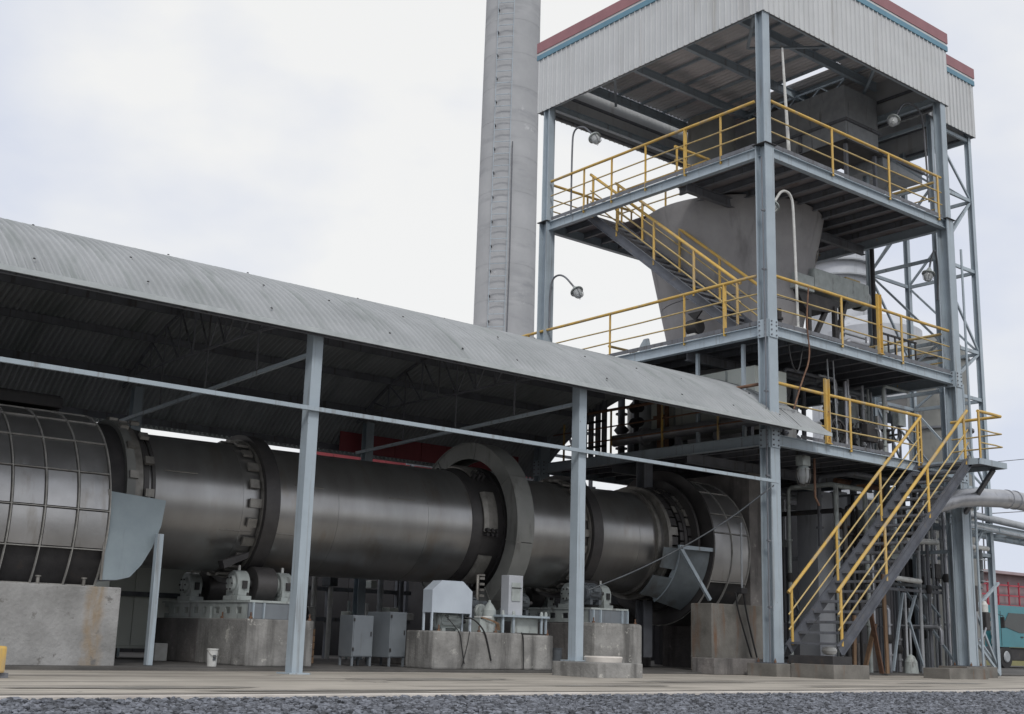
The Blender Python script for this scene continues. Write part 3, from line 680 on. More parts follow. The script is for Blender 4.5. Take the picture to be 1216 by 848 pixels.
# kiln tail: seal with lapped leaves, flanges
seal = thing('kiln_tail_seal', 'banded leaf seal round the right end of the kiln', 'seal', (-.2, KY, 1.5))
for x, w_, r in ((-.86, .10, 1.33), (-.58, .12, 1.42), (-.05, .10, 1.45), (.20, .08, 1.66)):
    B().lathe((x, KY, KZ(x)), ax, [(0, 1.2), (0, r), (w_, r), (w_, 1.2)], 64).build('flange', 'pad' if x < -.3 else 'tyre', seal)
for row, x in enumerate((-.44, -.18, .08)):
    for k in range(36):
        a = 2 * math.pi * (k + .5 * (row % 2)) / 36; c, s_ = math.cos(a), math.sin(a); rad = Vector((0, c, s_)); tang = Vector((0, -s_, c)); p = Vector((x, KY, KZ(x))) + rad * (1.36 + .03 * row)
        B().poly([p - tang * .10, p - tang * .10 + Vector((.22, 0, 0)), p + tang * .10 + Vector((.22, 0, 0)), p + tang * .10], rad * (.02 + .02 * random.random())).build('seal_leaf', 'pad' if random.random() < .45 else 'tyre', seal)
B().lathe((.44, KY, KZ(.5) - .05), ax, [(0, 1.3), (0, 1.97), (.05, 1.97), (.05, 1.3)], 64).build('end_flange', 'tyre', seal)
# tail hood: ribbed round housing between seal and chimney wall
def hood(label, x0, x1, nx, r, zc, A, name='kiln_hood', cy=KY):
    t = thing(name, label, 'housing', ((x0 + x1) / 2, cy, zc - r))
    dx = (x1 - x0) / nx; na = len(A) - 1; a_lo, a_hi = A[0], A[-1]
    X = Vector((1, 0, 0))
    for i in range(nx):
        for k in range(na):
            if A[k] > R(190 if x0 < -5 else 203): continue      # lowest row has no panels; the black liner paints the shade there
            a0 = A[k]; da = A[k + 1] - a0; B().lathe((x0 + dx * i, cy, zc), X, [(.012, r - .03), (.03, r + random.uniform(-.004, .006)), (dx / 2, r + random.uniform(.0, .012)), (dx - .03, r), (dx - .012, r - .03)], 6, a0 + .012, a0 + da - .012).build('panel', 'hood', t)
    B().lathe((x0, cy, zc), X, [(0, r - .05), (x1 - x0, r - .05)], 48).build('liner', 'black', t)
    for i in range(nx + 1):
        B().lathe((x0 + dx * i - .008, cy, zc), X, [(0, r - .03), (0, r + .028), (.016, r + .028), (.016, r - .03)], 40, a_lo, a_hi).build('ring_rib', 'hood_rib', t)
    for k in range(na + 1):
        a = A[k]; yv = X.cross(Vector((0, 0, 1)).cross(X)) ; ux = Vector((0, 0, 1)).cross(X).normalized(); uy = X.cross(ux)
        rad = ux * math.cos(a) + uy * math.sin(a); c = Vector((x0, cy, zc))
        B().beam(c + rad * (r + .01), c + Vector((x1 - x0, 0, 0)) + rad * (r + .01), .012, .035, rad).build('long_rib', 'hood_rib', t)
    for xx in (x0 + .002, x1 - .002):
        B().lathe((xx, cy, zc), X, [(0, .01), (0, r - .03)], 40).build('end_plate', 'hood_rib', t)
    return t
# angles: ux = +Y; the camera side (-Y) is a = pi, the top a = pi/2
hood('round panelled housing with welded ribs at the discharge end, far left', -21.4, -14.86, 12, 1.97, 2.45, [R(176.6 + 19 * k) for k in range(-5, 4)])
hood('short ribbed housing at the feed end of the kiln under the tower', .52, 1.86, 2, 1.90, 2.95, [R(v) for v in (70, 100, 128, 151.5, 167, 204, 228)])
# wall behind the discharge hood and casing above it
B().box((-24, 5.9, 0), (-14.6, 7.4, 5.1), .02).build('discharge_casing', 'black', None, 'tall black casing behind the ribbed discharge housing', None, 'casing')
B().box((-24, 4.3, 4.58), (-15.1, 4.9, 4.78), .02).build('duct_beam', 'black', None, 'long black beam lying on top of the discharge housing', None, 'beam')
# head seal cone between the housing and the shell
sl_ = thing('kiln_head_seal', 'dark stepped seal ring between discharge housing and kiln shell', 'seal', (-14.3, KY, 1.6))
for x, w_, r, mm in ((-14.84, .05, 1.42, 'tyre'), (-14.78, .40, 1.34, 'black'), (-14.38, .16, 1.43, 'guard'), (-14.2, .14, 1.38, 'pad'), (-14.02, .10, 1.32, 'tyre'), (-13.85, .06, 1.30, 'tyre')):
    B().lathe((x, KY, KZ(x)), ax, [(0, 1.1), (0, r), (w_, r), (w_, 1.1)], 64).build('seal_ring', mm, sl_)
for k in range(30):
    a = 2 * math.pi * k / 30; rad = Vector((0, math.cos(a), math.sin(a))); tang = Vector((0, -math.sin(a), math.cos(a))); p = Vector((-14.35 + .3 * (k % 2), KY, KZ(-14.2))) + rad * 1.41
    B().poly([p - tang * .07, p - tang * .07 + Vector((.16, 0, 0)), p + tang * .07 + Vector((.16, 0, 0)), p + tang * .07], rad * .07).build('clamp', 'pad', sl_)
# blue grey side plate by the discharge end
pl_ = thing('guard_plate', 'large flat blue grey guard plate with rounded lower edge beside the discharge end', 'guard plate', (-14.4, 2.2, 1.4))
Z = [(-14.84, 2.92), (-13.84, 2.85), (-13.89, 2.40), (-14.02, 2.02), (-14.18, 1.72), (-14.37, 1.50), (-14.60, 1.44), (-14.86, 1.43)]
B().poly([(x, 2.2, z) for x, z in Z], (0, .02, 0)).build('plate', 'blueguard', pl_)
for (xa, za), (xb, zb_) in zip(Z[1:-1], Z[2:]):
    B().poly([(xa, 2.21, za), (xb, 2.21, zb_), (xb, 5.9, zb_), (xa, 5.9, za)], (-.01, 0, -.012)).build('trough_plate', 'steel_dk', pl_)
B().box((-14.9, 2.17, 1.42), (-14.86, 2.2, 2.95)).build('edge_bar', 'pad', pl_)
B().box((-14.03, 1.98, .05), (-13.92, 2.10, 2.25), .004).build('plain_post', 'steel', None, 'slim grey steel post standing before the guard plate at the discharge end', None, 'post')
# scoop round the tail end
sc = thing('tail_scoop', 'curved blue grey scoop plates hung round the underside of the kiln tail', 'guard plate', (0, KY, 1.2))
def scoop(x0, x1, r0, r1, a0, a1, m_='scoop'):
    B().lathe((x0, KY, KZ(x0)), ax, [(0, r0), (x1 - x0, r1), (x1 - x0, r1 + .02), (0, r0 + .02), (0, r0)], 20, a0, a1).build('scoop_plate', m_, sc)
scoop(-.42, .42, 1.60, 1.84, R(187), R(243)); scoop(-.86, -.43, 1.50, 1.60, R(187), R(206)); scoop(-1.0, -.43, 1.52, 1.62, R(214), R(238))
B().lathe((-.43, KY, KZ(-.7)), ax, [(0, 1.53), (0, 1.66), (.02, 1.66), (.02, 1.53), (0, 1.53)], 20, R(187), R(243)).build('scoop_rim', 'steel', sc)
B().beam((-.75, 2.2, 2.93), (.55, 2.2, 2.93), .07, .09).build('arm', 'steel', sc)
B().beam((-.72, 2.2, 2.93), (.35, 2.2, 1.72), .07, .09).build('arm', 'steel', sc)

# ------------------------------------------------------------------ piers and what stands on them
block('kiln_pier', 'long pale concrete wall with a rust run under the discharge housing, far left', (-24, 1.7, .03), (-14.70, 6.2, 1.30), 'conc_stain', .02, 'concrete pier')
p2 = thing('kiln_pier', 'long mottled concrete pier under the first riding ring', 'concrete pier', (-12.2, 3.9, .04))
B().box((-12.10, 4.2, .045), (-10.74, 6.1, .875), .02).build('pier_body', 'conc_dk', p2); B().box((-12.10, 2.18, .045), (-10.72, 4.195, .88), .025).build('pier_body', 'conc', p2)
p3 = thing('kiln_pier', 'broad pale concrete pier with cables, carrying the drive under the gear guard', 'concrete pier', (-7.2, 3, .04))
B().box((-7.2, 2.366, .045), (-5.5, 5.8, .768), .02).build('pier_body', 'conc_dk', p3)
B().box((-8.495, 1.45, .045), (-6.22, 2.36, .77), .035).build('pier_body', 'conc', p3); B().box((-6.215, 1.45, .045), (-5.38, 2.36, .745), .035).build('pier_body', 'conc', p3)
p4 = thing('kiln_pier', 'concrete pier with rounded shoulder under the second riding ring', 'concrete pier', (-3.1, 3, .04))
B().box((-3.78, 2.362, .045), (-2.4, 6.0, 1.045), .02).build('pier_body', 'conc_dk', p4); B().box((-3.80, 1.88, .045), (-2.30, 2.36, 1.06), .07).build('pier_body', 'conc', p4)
block('kiln_pier', 'dark rear concrete pier under the feed end housing', (-.33, 5.4, .045), (1.6, 6.2, 1.62), 'conc_dk', .02, 'concrete pier')
block('kiln_pier', 'rust streaked concrete pier under the feed end housing', (-.18, 1.68, .045), (1.70, 2.35, 1.62), 'conc_rust', .02, 'concrete pier')
block('concrete_plinth', 'low dark plinth left of the near tower leg', (-1.3, .62, .0), (1.0, 1.3, .36), 'conc_dk', .02, 'plinth')
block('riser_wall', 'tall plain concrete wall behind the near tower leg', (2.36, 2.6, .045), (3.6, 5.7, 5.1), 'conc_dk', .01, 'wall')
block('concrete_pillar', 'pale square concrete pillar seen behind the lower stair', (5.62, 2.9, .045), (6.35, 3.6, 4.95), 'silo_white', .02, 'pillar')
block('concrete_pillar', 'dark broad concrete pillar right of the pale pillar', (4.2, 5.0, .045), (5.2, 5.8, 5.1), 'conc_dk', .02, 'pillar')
cb = thing('concrete_block', 'low grey concrete block at the foot of the second shed column', 'concrete block', (-6.3, -.6, 0))
B().box((-6.72, -1.32, -.02), (-5.54, -.04, .265), .02).build('footing', 'conc', cb)
B().lathe((-5.85, -.55, .266), (0, 0, 1), [(0, .36), (.09, .38), (.11, .36), (.11, .01)], 28).build('round_cap', 'slab_edge', cb)

def bolts(parent, pts):
    for p in pts: B().lathe(p, (0, 0, 1), [(0, .035), (.04, .035), (.041, .014), (.12, .014), (.12, .001)], 6).build('anchor_bolt', 'rust', parent)
bolts(p3, [(-8.3, 1.53, .765), (-7.3, 1.53, .765), (-6.85, 1.56, .765), (-5.46, 1.56, .742)])
bolts(p2, [(-12.02, 2.22, .878), (-10.80, 2.22, .878), (-12.04, 3.3, .878)])
bolts(p4, [(-3.72, 2.0, 1.05), (-2.42, 2.0, 1.05)])
st_ = thing('short_pipe_stubs', 'two short pale pipe stubs on top of the pier below the discharge housing', 'pipes', (-16.3, 1.8, 1.3))
for x in (-16.0, -15.25): B().tube((x, 1.95, 1.295), (x, 1.95, 1.42), .03, 8).build('stub', 'pad', st_); B().tube((x, 1.95, 1.42), (x, 1.95, 1.44), .05, 8).build('cap', 'pad', st_)
def pillow(x, y, z, s=1.0, label='', m_='machine'):
    t = thing('bearing_housing', label, 'bearing', (x, y, z))
    B().box((x - .17 * s, y - .34 * s, z), (x + .17 * s, y + .34 * s, z + .10 * s), .012).build('sole', m_, t)
    B().lathe((x - .15 * s, y, z + .36 * s), (1, 0, 0), [(0, .02), (0, .27 * s), (.02, .29 * s), (.28 * s, .29 * s), (.30 * s, .27 * s), (.30 * s, .02)], 28).build('drum', m_, t)
    B().box((x - .13 * s, y - .29 * s, z + .1 * s), (x + .13 * s, y + .29 * s, z + .36 * s), .01).build('saddle', m_, t)
    B().lathe((x - .21 * s, y, z + .36 * s), (1, 0, 0), [(0, .01), (0, .17 * s), (.06 * s, .19 * s), (.07 * s, .19 * s)], 22).build('end_cover', m_, t)
    for a in range(6):
        B().lathe((x - .235 * s, y + .14 * s * math.cos(a * 1.047), z + .36 * s + .14 * s * math.sin(a * 1.047)), (1, 0, 0), [(0, .001), (0, .018), (.03, .018)], 6).build('bolt', 'black', t)
    B().path([(x, y, z + .62 * s), (x, y, z + .76 * s)], [.035 * s, .03 * s], 10).build('oil_cup', 'white', t)
    B().box((x - .05 * s, y - .33 * s, z + .25 * s), (x + .06 * s, y - .285 * s, z + .42 * s), .004).build('gauge_plate', 'black', t)
    for yy in (-.28, .28): B().lathe((x + .1 * s, y + yy * s, z + .1 * s), (0, 0, 1), [(0, .03), (.06, .03), (.061, .001)], 6).build('nut', 'black', t)
    return t
def roller(x, y, z, r, w_, label):
    t = thing('support_roller', label, 'roller', (x, y, z - r))
    B().lathe((x - w_ / 2, y, z), (1, 0, 0), [(0, .09), (0, r - .015), (.015, r), (w_ - .015, r), (w_, r - .015), (w_, .09)], 40).build('wheel', 'tyre', t)
    B().tube((x - w_ / 2 - .35, y, z), (x + w_ / 2 + .35, y, z), .085, 16).build('axle', 'black', t)
def station(x, zt, n, dy=1.0):
    """slotted frame running across the kiln axis, with two rollers"""
    f = thing('roller_frame', 'slotted pale steel base frame under the support rollers %s' % n, 'base', (x, KY, zt))
    xa, xb, ya, yb = x - .58, x + .60, 2.24, 6.0
    B().box((xa, ya, zt + .29), (xb, yb, zt + .33)).build('top_plate', 'machine', f)
    B().box((xa, ya + .02, zt + .002), (xb, ya + .07, zt + .288)).build('front_plate', 'cabinet', f)
    for xx in (xa + .06, xa + .28, xb - .22, xb - .05): B().box((xx, ya - .03, zt + .004), (xx + .03, ya + .018, zt + .286)).build('stiffener', 'steel', f)
    y = ya + .10; k = 0
    while y < yb - .3:
        B().box((xa + .02, y, zt + .002), (xa + .06, y + .24, zt + .288)).build('web_plate', 'machine', f)
        B().box((xa + .02, y + .243, zt + .002), (xa + .06, y + .44, zt + .09)).build('web_plate', 'machine', f)
        B().box((xa + .02, y + .243, zt + .21), (xa + .06, y + .44, zt + .288)).build('web_plate', 'machine', f); y += .445
    B().box((xa - .03, 3.75, zt - .36), (xa + .015, 3.90, zt + .22)).build('stay', 'machine', f)
    zz = zt + .332
    for yy, nm in ((KY - dy, 'near'), (KY + dy, 'far')):
        pillow(x - .40, yy, zz, .86, 'grey bearing housing left of the %s roller %s' % (nm, n))
        pillow(x + .52, yy, zz, .86, 'grey bearing housing right of the %s roller %s' % (nm, n))
        roller(x + .06, yy, zz + .31, .335, .42, 'dark steel %s support roller %s' % (nm, n))
station(-11.47, .882, 'on the first pier')
station(-3.00, 1.062, 'on the second riding ring pier')
# sloping arm plates under the first tyre
B().poly([(-12.35, 2.85, 1.92), (-11.85, 2.8, 2.1), (-11.85, 2.8, 2.0), (-12.3, 2.85, 1.78)], (0, .2, 0)).build('scraper_arm', 'black', None, 'black sloping scraper arm under the first riding ring', None, 'arm')

# drive on the broad pier
g = thing('coupling_guard', 'pale blue folded sheet guard on thin legs on the broad pier', 'machine guard', (-7.8, 1.9, .77))
gp = [(-8.42, 1.12), (-8.42, 1.56), (-8.20, 1.74), (-7.66, 1.74), (-7.43, 1.56), (-7.43, 1.12)]
B().poly([(x, 1.62, z) for x, z in gp], (0, .012, 0)).build('front_sheet', 'guardwhite', g)
for (xa, za), (xb, zb_) in zip(gp[:-1], gp[1:]):
    B().poly([(xa, 1.633, za), (xb, 1.633, zb_), (xb, 1.93, zb_), (xa, 1.93, za)], (0, 0, .010) if abs(za - zb_) < .1 else (.010, 0, 0)).build('side_sheet', 'guardwhite', g)
for x in (-8.40, -7.45):
    for y in (1.64, 1.91): B().box((x - .018, y - .018, .772), (x + .018, y + .018, 1.12)).build('leg', 'guardwhite', g)
def motor(x, y, z, r, L_, label, m_='machine', name='electric_motor'):
    t = thing(name, label, 'motor', (x, y, z - r))
    B().lathe((x - L_ / 2, y, z), (1, 0, 0), [(0, .02), (0, r * .7), (.03, r * .92), (.06, r * .92), (.061, r), (L_ - .1, r), (L_ - .099, r * .9), (L_ - .02, r * .85), (L_, r * .3), (L_, .01)], 32).build('body', m_, t)
    for k in range(18):
        a = 2 * math.pi * k / 18; rad = Vector((0, math.cos(a), math.sin(a)))
        B().beam(Vector((x - L_ / 2 + .08, y, z)) + rad * (r + .012), Vector((x + L_ / 2 - .12, y, z)) + rad * (r + .012), .012, .03, rad).build('fin', m_, t)
    B().box((x - .1, y - r * 1.25, z + r * .1), (x + .1, y - r * .8, z + r * .6), .01).build('terminal_box', m_, t)
    for xx in (-L_ * .3, L_ * .3): B().box((x + xx - .04, y - r, z - r - .06), (x + xx + .04, y + r, z - r * .75), .006).build('foot', m_, t)
    B().tube((x + L_ / 2, y, z), (x + L_ / 2 + .18, y, z), r * .2, 12).build('shaft', 'tyre', t)
motor(-7.75, 2.05, .97, .19, .6, 'pale motor half hidden under the pale blue guard')
motor(-6.95, 2.6, 1.28, .24, .7, 'dark green grey motor right of the pale blue guard', 'machine_dk')
motor(-5.0, 3.2, 1.45, .22, .6, 'small dark motor behind the post box on the pier', 'machine_dk')
motor(-3.35, 2.52, 1.72, .2, .45, 'dark oily motor on the pier with the rounded shoulder', 'machine_dk')
gb = thing('gearbox', 'squat dark gearbox on the broad pier between motor and guard', 'gearbox', (-6.6, 2.8, .77))
B().box((-7.05, 2.2, .772), (-6.35, 3.4, 1.02), .015).build('base', 'machine', gb); B().box((-6.9, 2.35, 1.02), (-6.42, 3.3, 1.42), .05).build('case', 'machine_dk', gb)
B().lathe((-6.66, 2.36, 1.2), (0, -1, 0), [(0, .15), (.06, .15), (.08, .12), (.08, .01)], 20).build('cover', 'machine', gb)
B().path([(-6.62, 2.5, 1.42), (-6.62, 2.5, 1.95), (-6.45, 2.5, 1.95)], .035, 10).build('vent_pipe', 'pad', gb)
for z in (1.5, 1.62, 1.74, 1.86): B().box((-6.60, 2.44, z), (-6.48, 2.5, z + .05)).build('clip', 'pad', gb)
ob = thing('oil_pot', 'small grey green domed oil pot by the post box', 'oil pot', (-6.75, 1.9, 1.0))
B().lathe((-6.72, 1.95, .80), (0, 0, 1), [(0, .14), (.42, .14), (.52, .08), (.58, .03), (.62, .03), (.62, .001)], 20).build('body', 'machine', ob)
B().box((-6.58, 1.85, .775), (-6.40, 2.05, 1.06), .02).build('bracket', 'machine', ob)
pb = thing('post_box', 'upright pale grey steel box column standing below the gear guard', 'box column', (-6.2, 1.8, 1.1))
B().box((-6.40, 1.72, 1.132), (-6.02, 1.98, 1.95), .012).build('body', 'silo_white', pb)
B().box((-6.33, 1.700, 1.42), (-6.10, 1.722, 1.80), .004).build('door', 'machine', pb); B().box((-6.34, 1.69, 1.68), (-6.08, 1.70, 1.70)).build('hinge_bar', 'black', pb)
fr = thing('steel_bench', 'low steel bench on the right end of the broad pier', 'frame', (-6, 1.8, .77))
B().box((-6.72, 1.50, 1.09), (-5.45, 2.2, 1.13)).build('top_plate', 'steel', fr)
for x in (-6.66, -6.38, -5.62, -5.50):
    B().box((x - .02, 1.55, .772), (x + .02, 1.59, 1.088)).build('leg', 'steel', fr)
    B().lathe((x, 1.57, 1.131), (0, 0, 1), [(0, .04), (.05, .035), (.09, .02), (.09, .001)], 10).build('bolt', 'machine', fr)
B().box((-6.36, 1.66, .78), (-5.64, 1.68, 1.085)).build('back_plate', 'machine', fr)
# small white topped metal box with hoses
sb = thing('junction_box', 'grey sloping junction box with hoses beside the blue guard', 'junction box', (-7, 1.7, .77))
B().poly([(-7.22, 1.62, .775), (-6.86, 1.62, .775), (-6.86, 1.62, .96), (-7.22, 1.62, 1.04)], (0, .3, 0)).build('case', 'machine', sb)
B().box((-7.15, 1.60, 1.05), (-6.92, 1.9, 1.09), .01).build('lid', 'white', sb)
for dx in (0, .03, .06): B().path([(-7.2 + dx, 1.6, 1.06), (-6.95 + dx, 1.58, 1.0), (-6.8 + dx, 1.6, .95), (-6.75 + dx, 1.62, .82)], .012, 6).build('hose', 'wood', sb)
def cable(label, pts, r=.016, m_='rubber', group='cables hanging down the piers'):
    # smooth the polyline
    P = [Vector(p) for p in pts]
    for _ in range(2):
        Q = [P[0]]
        for a, b in zip(P[:-1], P[1:]): Q += [a * .75 + b * .25, a * .25 + b * .75]
        Q.append(P[-1]); P = Q
    B().path(P, r, 6).build('cable', m_, None, label, None, 'cable', group)
cable('thick black cable arching out of the blue guard and down the broad pier', [(-7.62, 1.6, 1.05), (-7.45, 1.5, 1.02), (-7.25, 1.42, .80), (-7.15, 1.43, .55), (-7.05, 1.43, .22)], .018)
cable('thin black cable running down the left part of the broad pier', [(-8.1, 1.6, 1.08), (-8.0, 1.5, .92), (-7.85, 1.42, .74), (-7.80, 1.43, .5), (-7.72, 1.43, .15)], .010)
cable('short black cable beside the thin one on the broad pier', [(-7.62, 1.42, .78), (-7.66, 1.43, .5), (-7.78, 1.43, .1)], .008)
cable('black cable in the joint near the right end of the broad pier', [(-6.26, 1.45, .79), (-6.22, 1.42, .7), (-6.21, 1.42, .06)], .013)
cable('long thin rope slung from the near tower leg down to the kiln scoop', [(-.1, -.18, 4.30), (-1.2, .5, 3.3), (-2.6, 1.4, 2.35), (-3.9, 2.0, 1.75)], .018, 'machine_dk')
for i, (x, dx) in enumerate(((.62, .42), (.92, .32))):
    cable(('left one of two black hoses leaning on the rust streaked pier', 'right one of two black hoses leaning on the rust streaked pier')[i], [(x, 1.62, 1.9), (x + .05, 1.6, 1.5), (x + dx * .6, 1.55, .9), (x + dx, 1.5, .38)], .022)
v = thing('valve_pipe', 'thin grey upright pipe with a black valve at the feed end pier', 'pipe', (.85, 1.6, .4))
B().tube((.86, 1.62, 1.9), (.86, 1.62, 3.6), .025, 8).build('pipe', 'pipe_gr', v); B().box((.76, 1.55, 1.88), (.98, 1.69, 2.02), .01).build('valve', 'black', v)

# cabinets and clutter behind the kiln
def cabinet(label, x0, x1, y0, y1, z1, z0=.22):
    t = thing('control_cabinet', label, 'cabinet', ((x0 + x1) / 2, (y0 + y1) / 2, .045), 'cabinets beside the broad pier')
    B().box((x0, y0, z0), (x1, y1, z1), .008).build('body', 'cabinet', t)
    B().box((x0 + .02, y0 - .014, z0 + .02), (x1 - .02, y0 - .001, z1 - .02), .004).build('door', 'cabinet', t)
    for zz in (z0 + .12, z1 - .12): B().box((x0 + .0, y0 - .03, zz), (x0 + .03, y0 - .012, zz + .06)).build('hinge', 'black', t)
    B().box((x1 - .07, y0 - .03, (z0 + z1) / 2), (x1 - .05, y0 - .014, (z0 + z1) / 2 + .09)).build('handle', 'black', t)
    for x in (x0 + .03, x1 - .03):
        for y in (y0 + .03, y1 - .03): B().box((x - .02, y - .02, .046), (x + .02, y + .02, z0)).build('leg', 'cabinet', t)
cabinet('grey steel cabinet, the narrow left one of the pair by the broad pier', -9.40, -8.92, 2.9, 3.4, 1.03)
cabinet('grey steel cabinet, the deeper right one of the pair by the broad pier', -8.62, -8.22, 2.75, 3.6, 1.12)
cr_ = thing('wooden_crate', 'small wooden crate beside the narrow grey cabinet', 'crate', (-9.7, 4, .05))
for z in (.06, .2, .34, .48, .62): B().box((-10.0, 4.0, z), (-9.6, 4.02, z + .12)).build('plank', 'wood', cr_)
for z in (.06, .2, .34, .48, .62): B().box((-9.98, 4.4, z), (-9.62, 4.42, z + .12)).build('plank', 'wood', cr_)
for x in (-10.0, -9.63): B().box((x, 4.023, .06), (x + .03, 4.397, .74)).build('side', 'wood', cr_)
bk = thing('bucket', 'dirty white plastic bucket on the kerb before the first pier', 'bucket', (-12.9, 1.9, .045))
B().lathe((-12.9, 1.85, .046), (0, 0, 1), [(0, .01), (0, .08), (.27, .095), (.28, .103), (.30, .103), (.30, .09), (.03, .07)], 24).build('pail', 'white', bk)
B().path([(-13.0, 1.85, .32), (-12.97, 1.76, .24), (-12.9, 1.735, .20), (-12.83, 1.76, .24), (-12.8, 1.85, .32)], .006, 6).build('handle', 'pad', bk)
B().box((-12.93, 1.752, .15), (-12.88, 1.765, .24)).build('label_patch', 'machine_dk', bk)
bk2 = thing('drum', 'small dark drum on the floor between two piers', 'drum', (-4.85, 2, .045))
B().lathe((-4.95, 1.9, .046), (0, 0, 1), [(0, .01), (0, .16), (.12, .165), (.13, .175), (.15, .175), (.16, .165), (.42, .16), (.43, .17), (.45, .17), (.45, .14)], 24).build('body', 'machine_dk', bk2)
yb = thing('yellow_bin', 'yellow painted steel box cut by the left edge of the picture', 'box', (-18.0, -2, 0))
B().box((-18.4, -2.1, .06), (-17.66, -1.5, .39), .03).build('body', 'yellow', yb); B().box((-18.2, -2.05, 0), (-17.6, -1.95, .06)).build('skid', 'steel_dk', yb); B().box((-18.2, -1.65, 0), (-17.6, -1.55, .06)).build('skid', 'steel_dk', yb)

# cream panelled container behind the discharge end
ct = thing('panelled_container', 'pale green cream panelled metal container behind the first pier', 'container', (-11.5, 6.9, .05))
for i in range(6): B().box((-13.0 + i * .52, 6.40, .30), (-13.0 + i * .52 + .505, 6.43, 2.35), .006).build('panel', 'cream', ct)
B().box((-13.02, 6.432, .25), (-9.88, 7.6, 2.34)).build('body', 'cream', ct)
for x in (-12.8, -10.1): B().box((x - .1, 6.5, .046), (x + .1, 6.7, .25)).build('foot', 'black', ct)
B().box((-13.1, 6.2, 1.28), (-10, 6.26, 1.38)).build('cross_rail', 'machine_dk', None, 'dark cross rail in front of the cream container', None, 'rail')
lv = thing('louvre_window', 'small barred window seen between discharge wall and container', 'window', (-12.4, 9, 1.2))
B().box((-12.6, 9.6, 1.5), (-11.9, 9.62, 2.7)).build('pane', 'white', lv)
for z in (1.5, 1.8, 2.1, 2.4, 2.68): B().box((-12.62, 9.56, z), (-11.88, 9.6, z + .03)).build('bar', 'black', lv)
for x in (-12.6, -12.3, -11.92): B().box((x, 9.53, 1.5), (x + .03, 9.557, 2.7)).build('bar', 'black', lv)
bw = thing('white_box', 'small white cube box on the floor beside the cream container', 'box', (-12.6, 5, .05))
B().box((-12.55, 5.0, .046), (-12.3, 5.3, .38), .01).build('body', 'white', bw)
# dark building behind the kiln
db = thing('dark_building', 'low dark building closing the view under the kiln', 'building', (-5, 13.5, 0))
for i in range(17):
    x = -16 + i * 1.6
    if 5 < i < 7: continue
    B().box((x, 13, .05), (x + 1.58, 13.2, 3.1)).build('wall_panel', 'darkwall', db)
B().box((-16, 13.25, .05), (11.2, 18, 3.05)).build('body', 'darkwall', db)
# steel frame and tanks seen under the kiln between the cabinets
yd = thing('pipe_rack', 'cluttered rack of pipes and boxes seen under the kiln between piers', 'pipe rack', (-5, 8, .05))
for x in (-8.9, -7.5, -6.3, -5.3, -4.2): B().beam((x, 9.0, .05), (x, 9.0, 3.2), .12, .12).build('post', 'steel_dk', yd)
for z in (1.0, 1.75, 2.6): B().beam((-9.2, 9.0, z), (-3.8, 9.0, z), .10, .10).build('cross_bar', 'steel_dk', yd)
for i in range(9):
    x = -8.6 + i * .52 + random.uniform(-.1, .1); B().tube((x, 8.6, .05), (x, 8.6, random.uniform(1.2, 2.7)), random.uniform(.03, .08), 10).build('pipe', random.choice(['pipe_gr', 'white', 'steel_dk', 'machine']), yd)
for i in range(8):
    x = -8.5 + i * .6; z = random.choice([1.05, 1.8]); s_ = random.uniform(.12, .25)
    B().box((x, 8.3, z), (x + s_ * 1.2, 8.7, z + s_ * 1.3), .02).build('box', random.choice(['machine', 'machine_dk', 'white', 'cream']), yd)
pw = thing('grey_post', 'slim pale post standing under the kiln by the dark gap', 'post', (-9.9, 5.5, .05))
B().box((-9.98, 7.6, .05), (-9.8, 7.75, 2.6), .01).build('shaft', 'conc', pw)

rfa = thing('red_fascia', 'dull red sheet band hanging along the back eave of the shed above the kiln', 'fascia', (-4, 8.6, 5.2))
for i in range(7): B().box((-6.5 + i * .85, 8.56, 5.22), (-6.5 + i * .85 + .835, 8.59, 5.72)).build('sheet', 'red', rfa)
# red building / duct beyond the shed
rb = thing('red_shed', 'deep red sheet metal building seen between kiln and shed roof', 'building', (3, 15, 0))
for i in range(12): B().poly([(-4.2 + i * .95, 14.2, 3.3), (-3.27 + i * .95, 14.2, 3.3), (-3.27 + i * .95, 14.2, 6.35 - (i + 1) * .02), (-4.2 + i * .95, 14.2, 6.35 - i * .02)], (0, .05, 0)).build('wall_sheet', 'red', rb)
B().box((-4.2, 14.26, 3.1), (7.1, 18, 6.0)).build('body', 'red', rb)

# ------------------------------------------------------------------ inside the tower
cone = thing('concrete_hopper', 'huge grey concrete cone hopper hanging through the decks of the tower', 'hopper', (3.85, 4.35, 5.6))
def rc(z): return 2.32 + (z - 11.2) * .205
for z0_, z1_ in ((5.9, 7.9), (7.9, 10.0), (10.0, 12.70)):
    B().lathe((3.85, 4.35, 0), (0, 0, 1), [(z0_ + .01, rc(z0_)), (z1_ - .01, rc(z1_)), (z1_, rc(z1_) - .015)], 72).build('cone_section', 'silo', cone)
B().lathe((3.85, 4.35, 0), (0, 0, 1), [(5.9, rc(5.9)), (5.9, .01)], 48).build('outlet_plate', 'black', cone)
B().lathe((4.4, 5.0, 0), (0, 0, 1), [(12.81, 1.3), (13.6, 1.1), (13.9, .6), (14.6, .6), (14.6, .01)], 40).build('head', 'guard', cone)
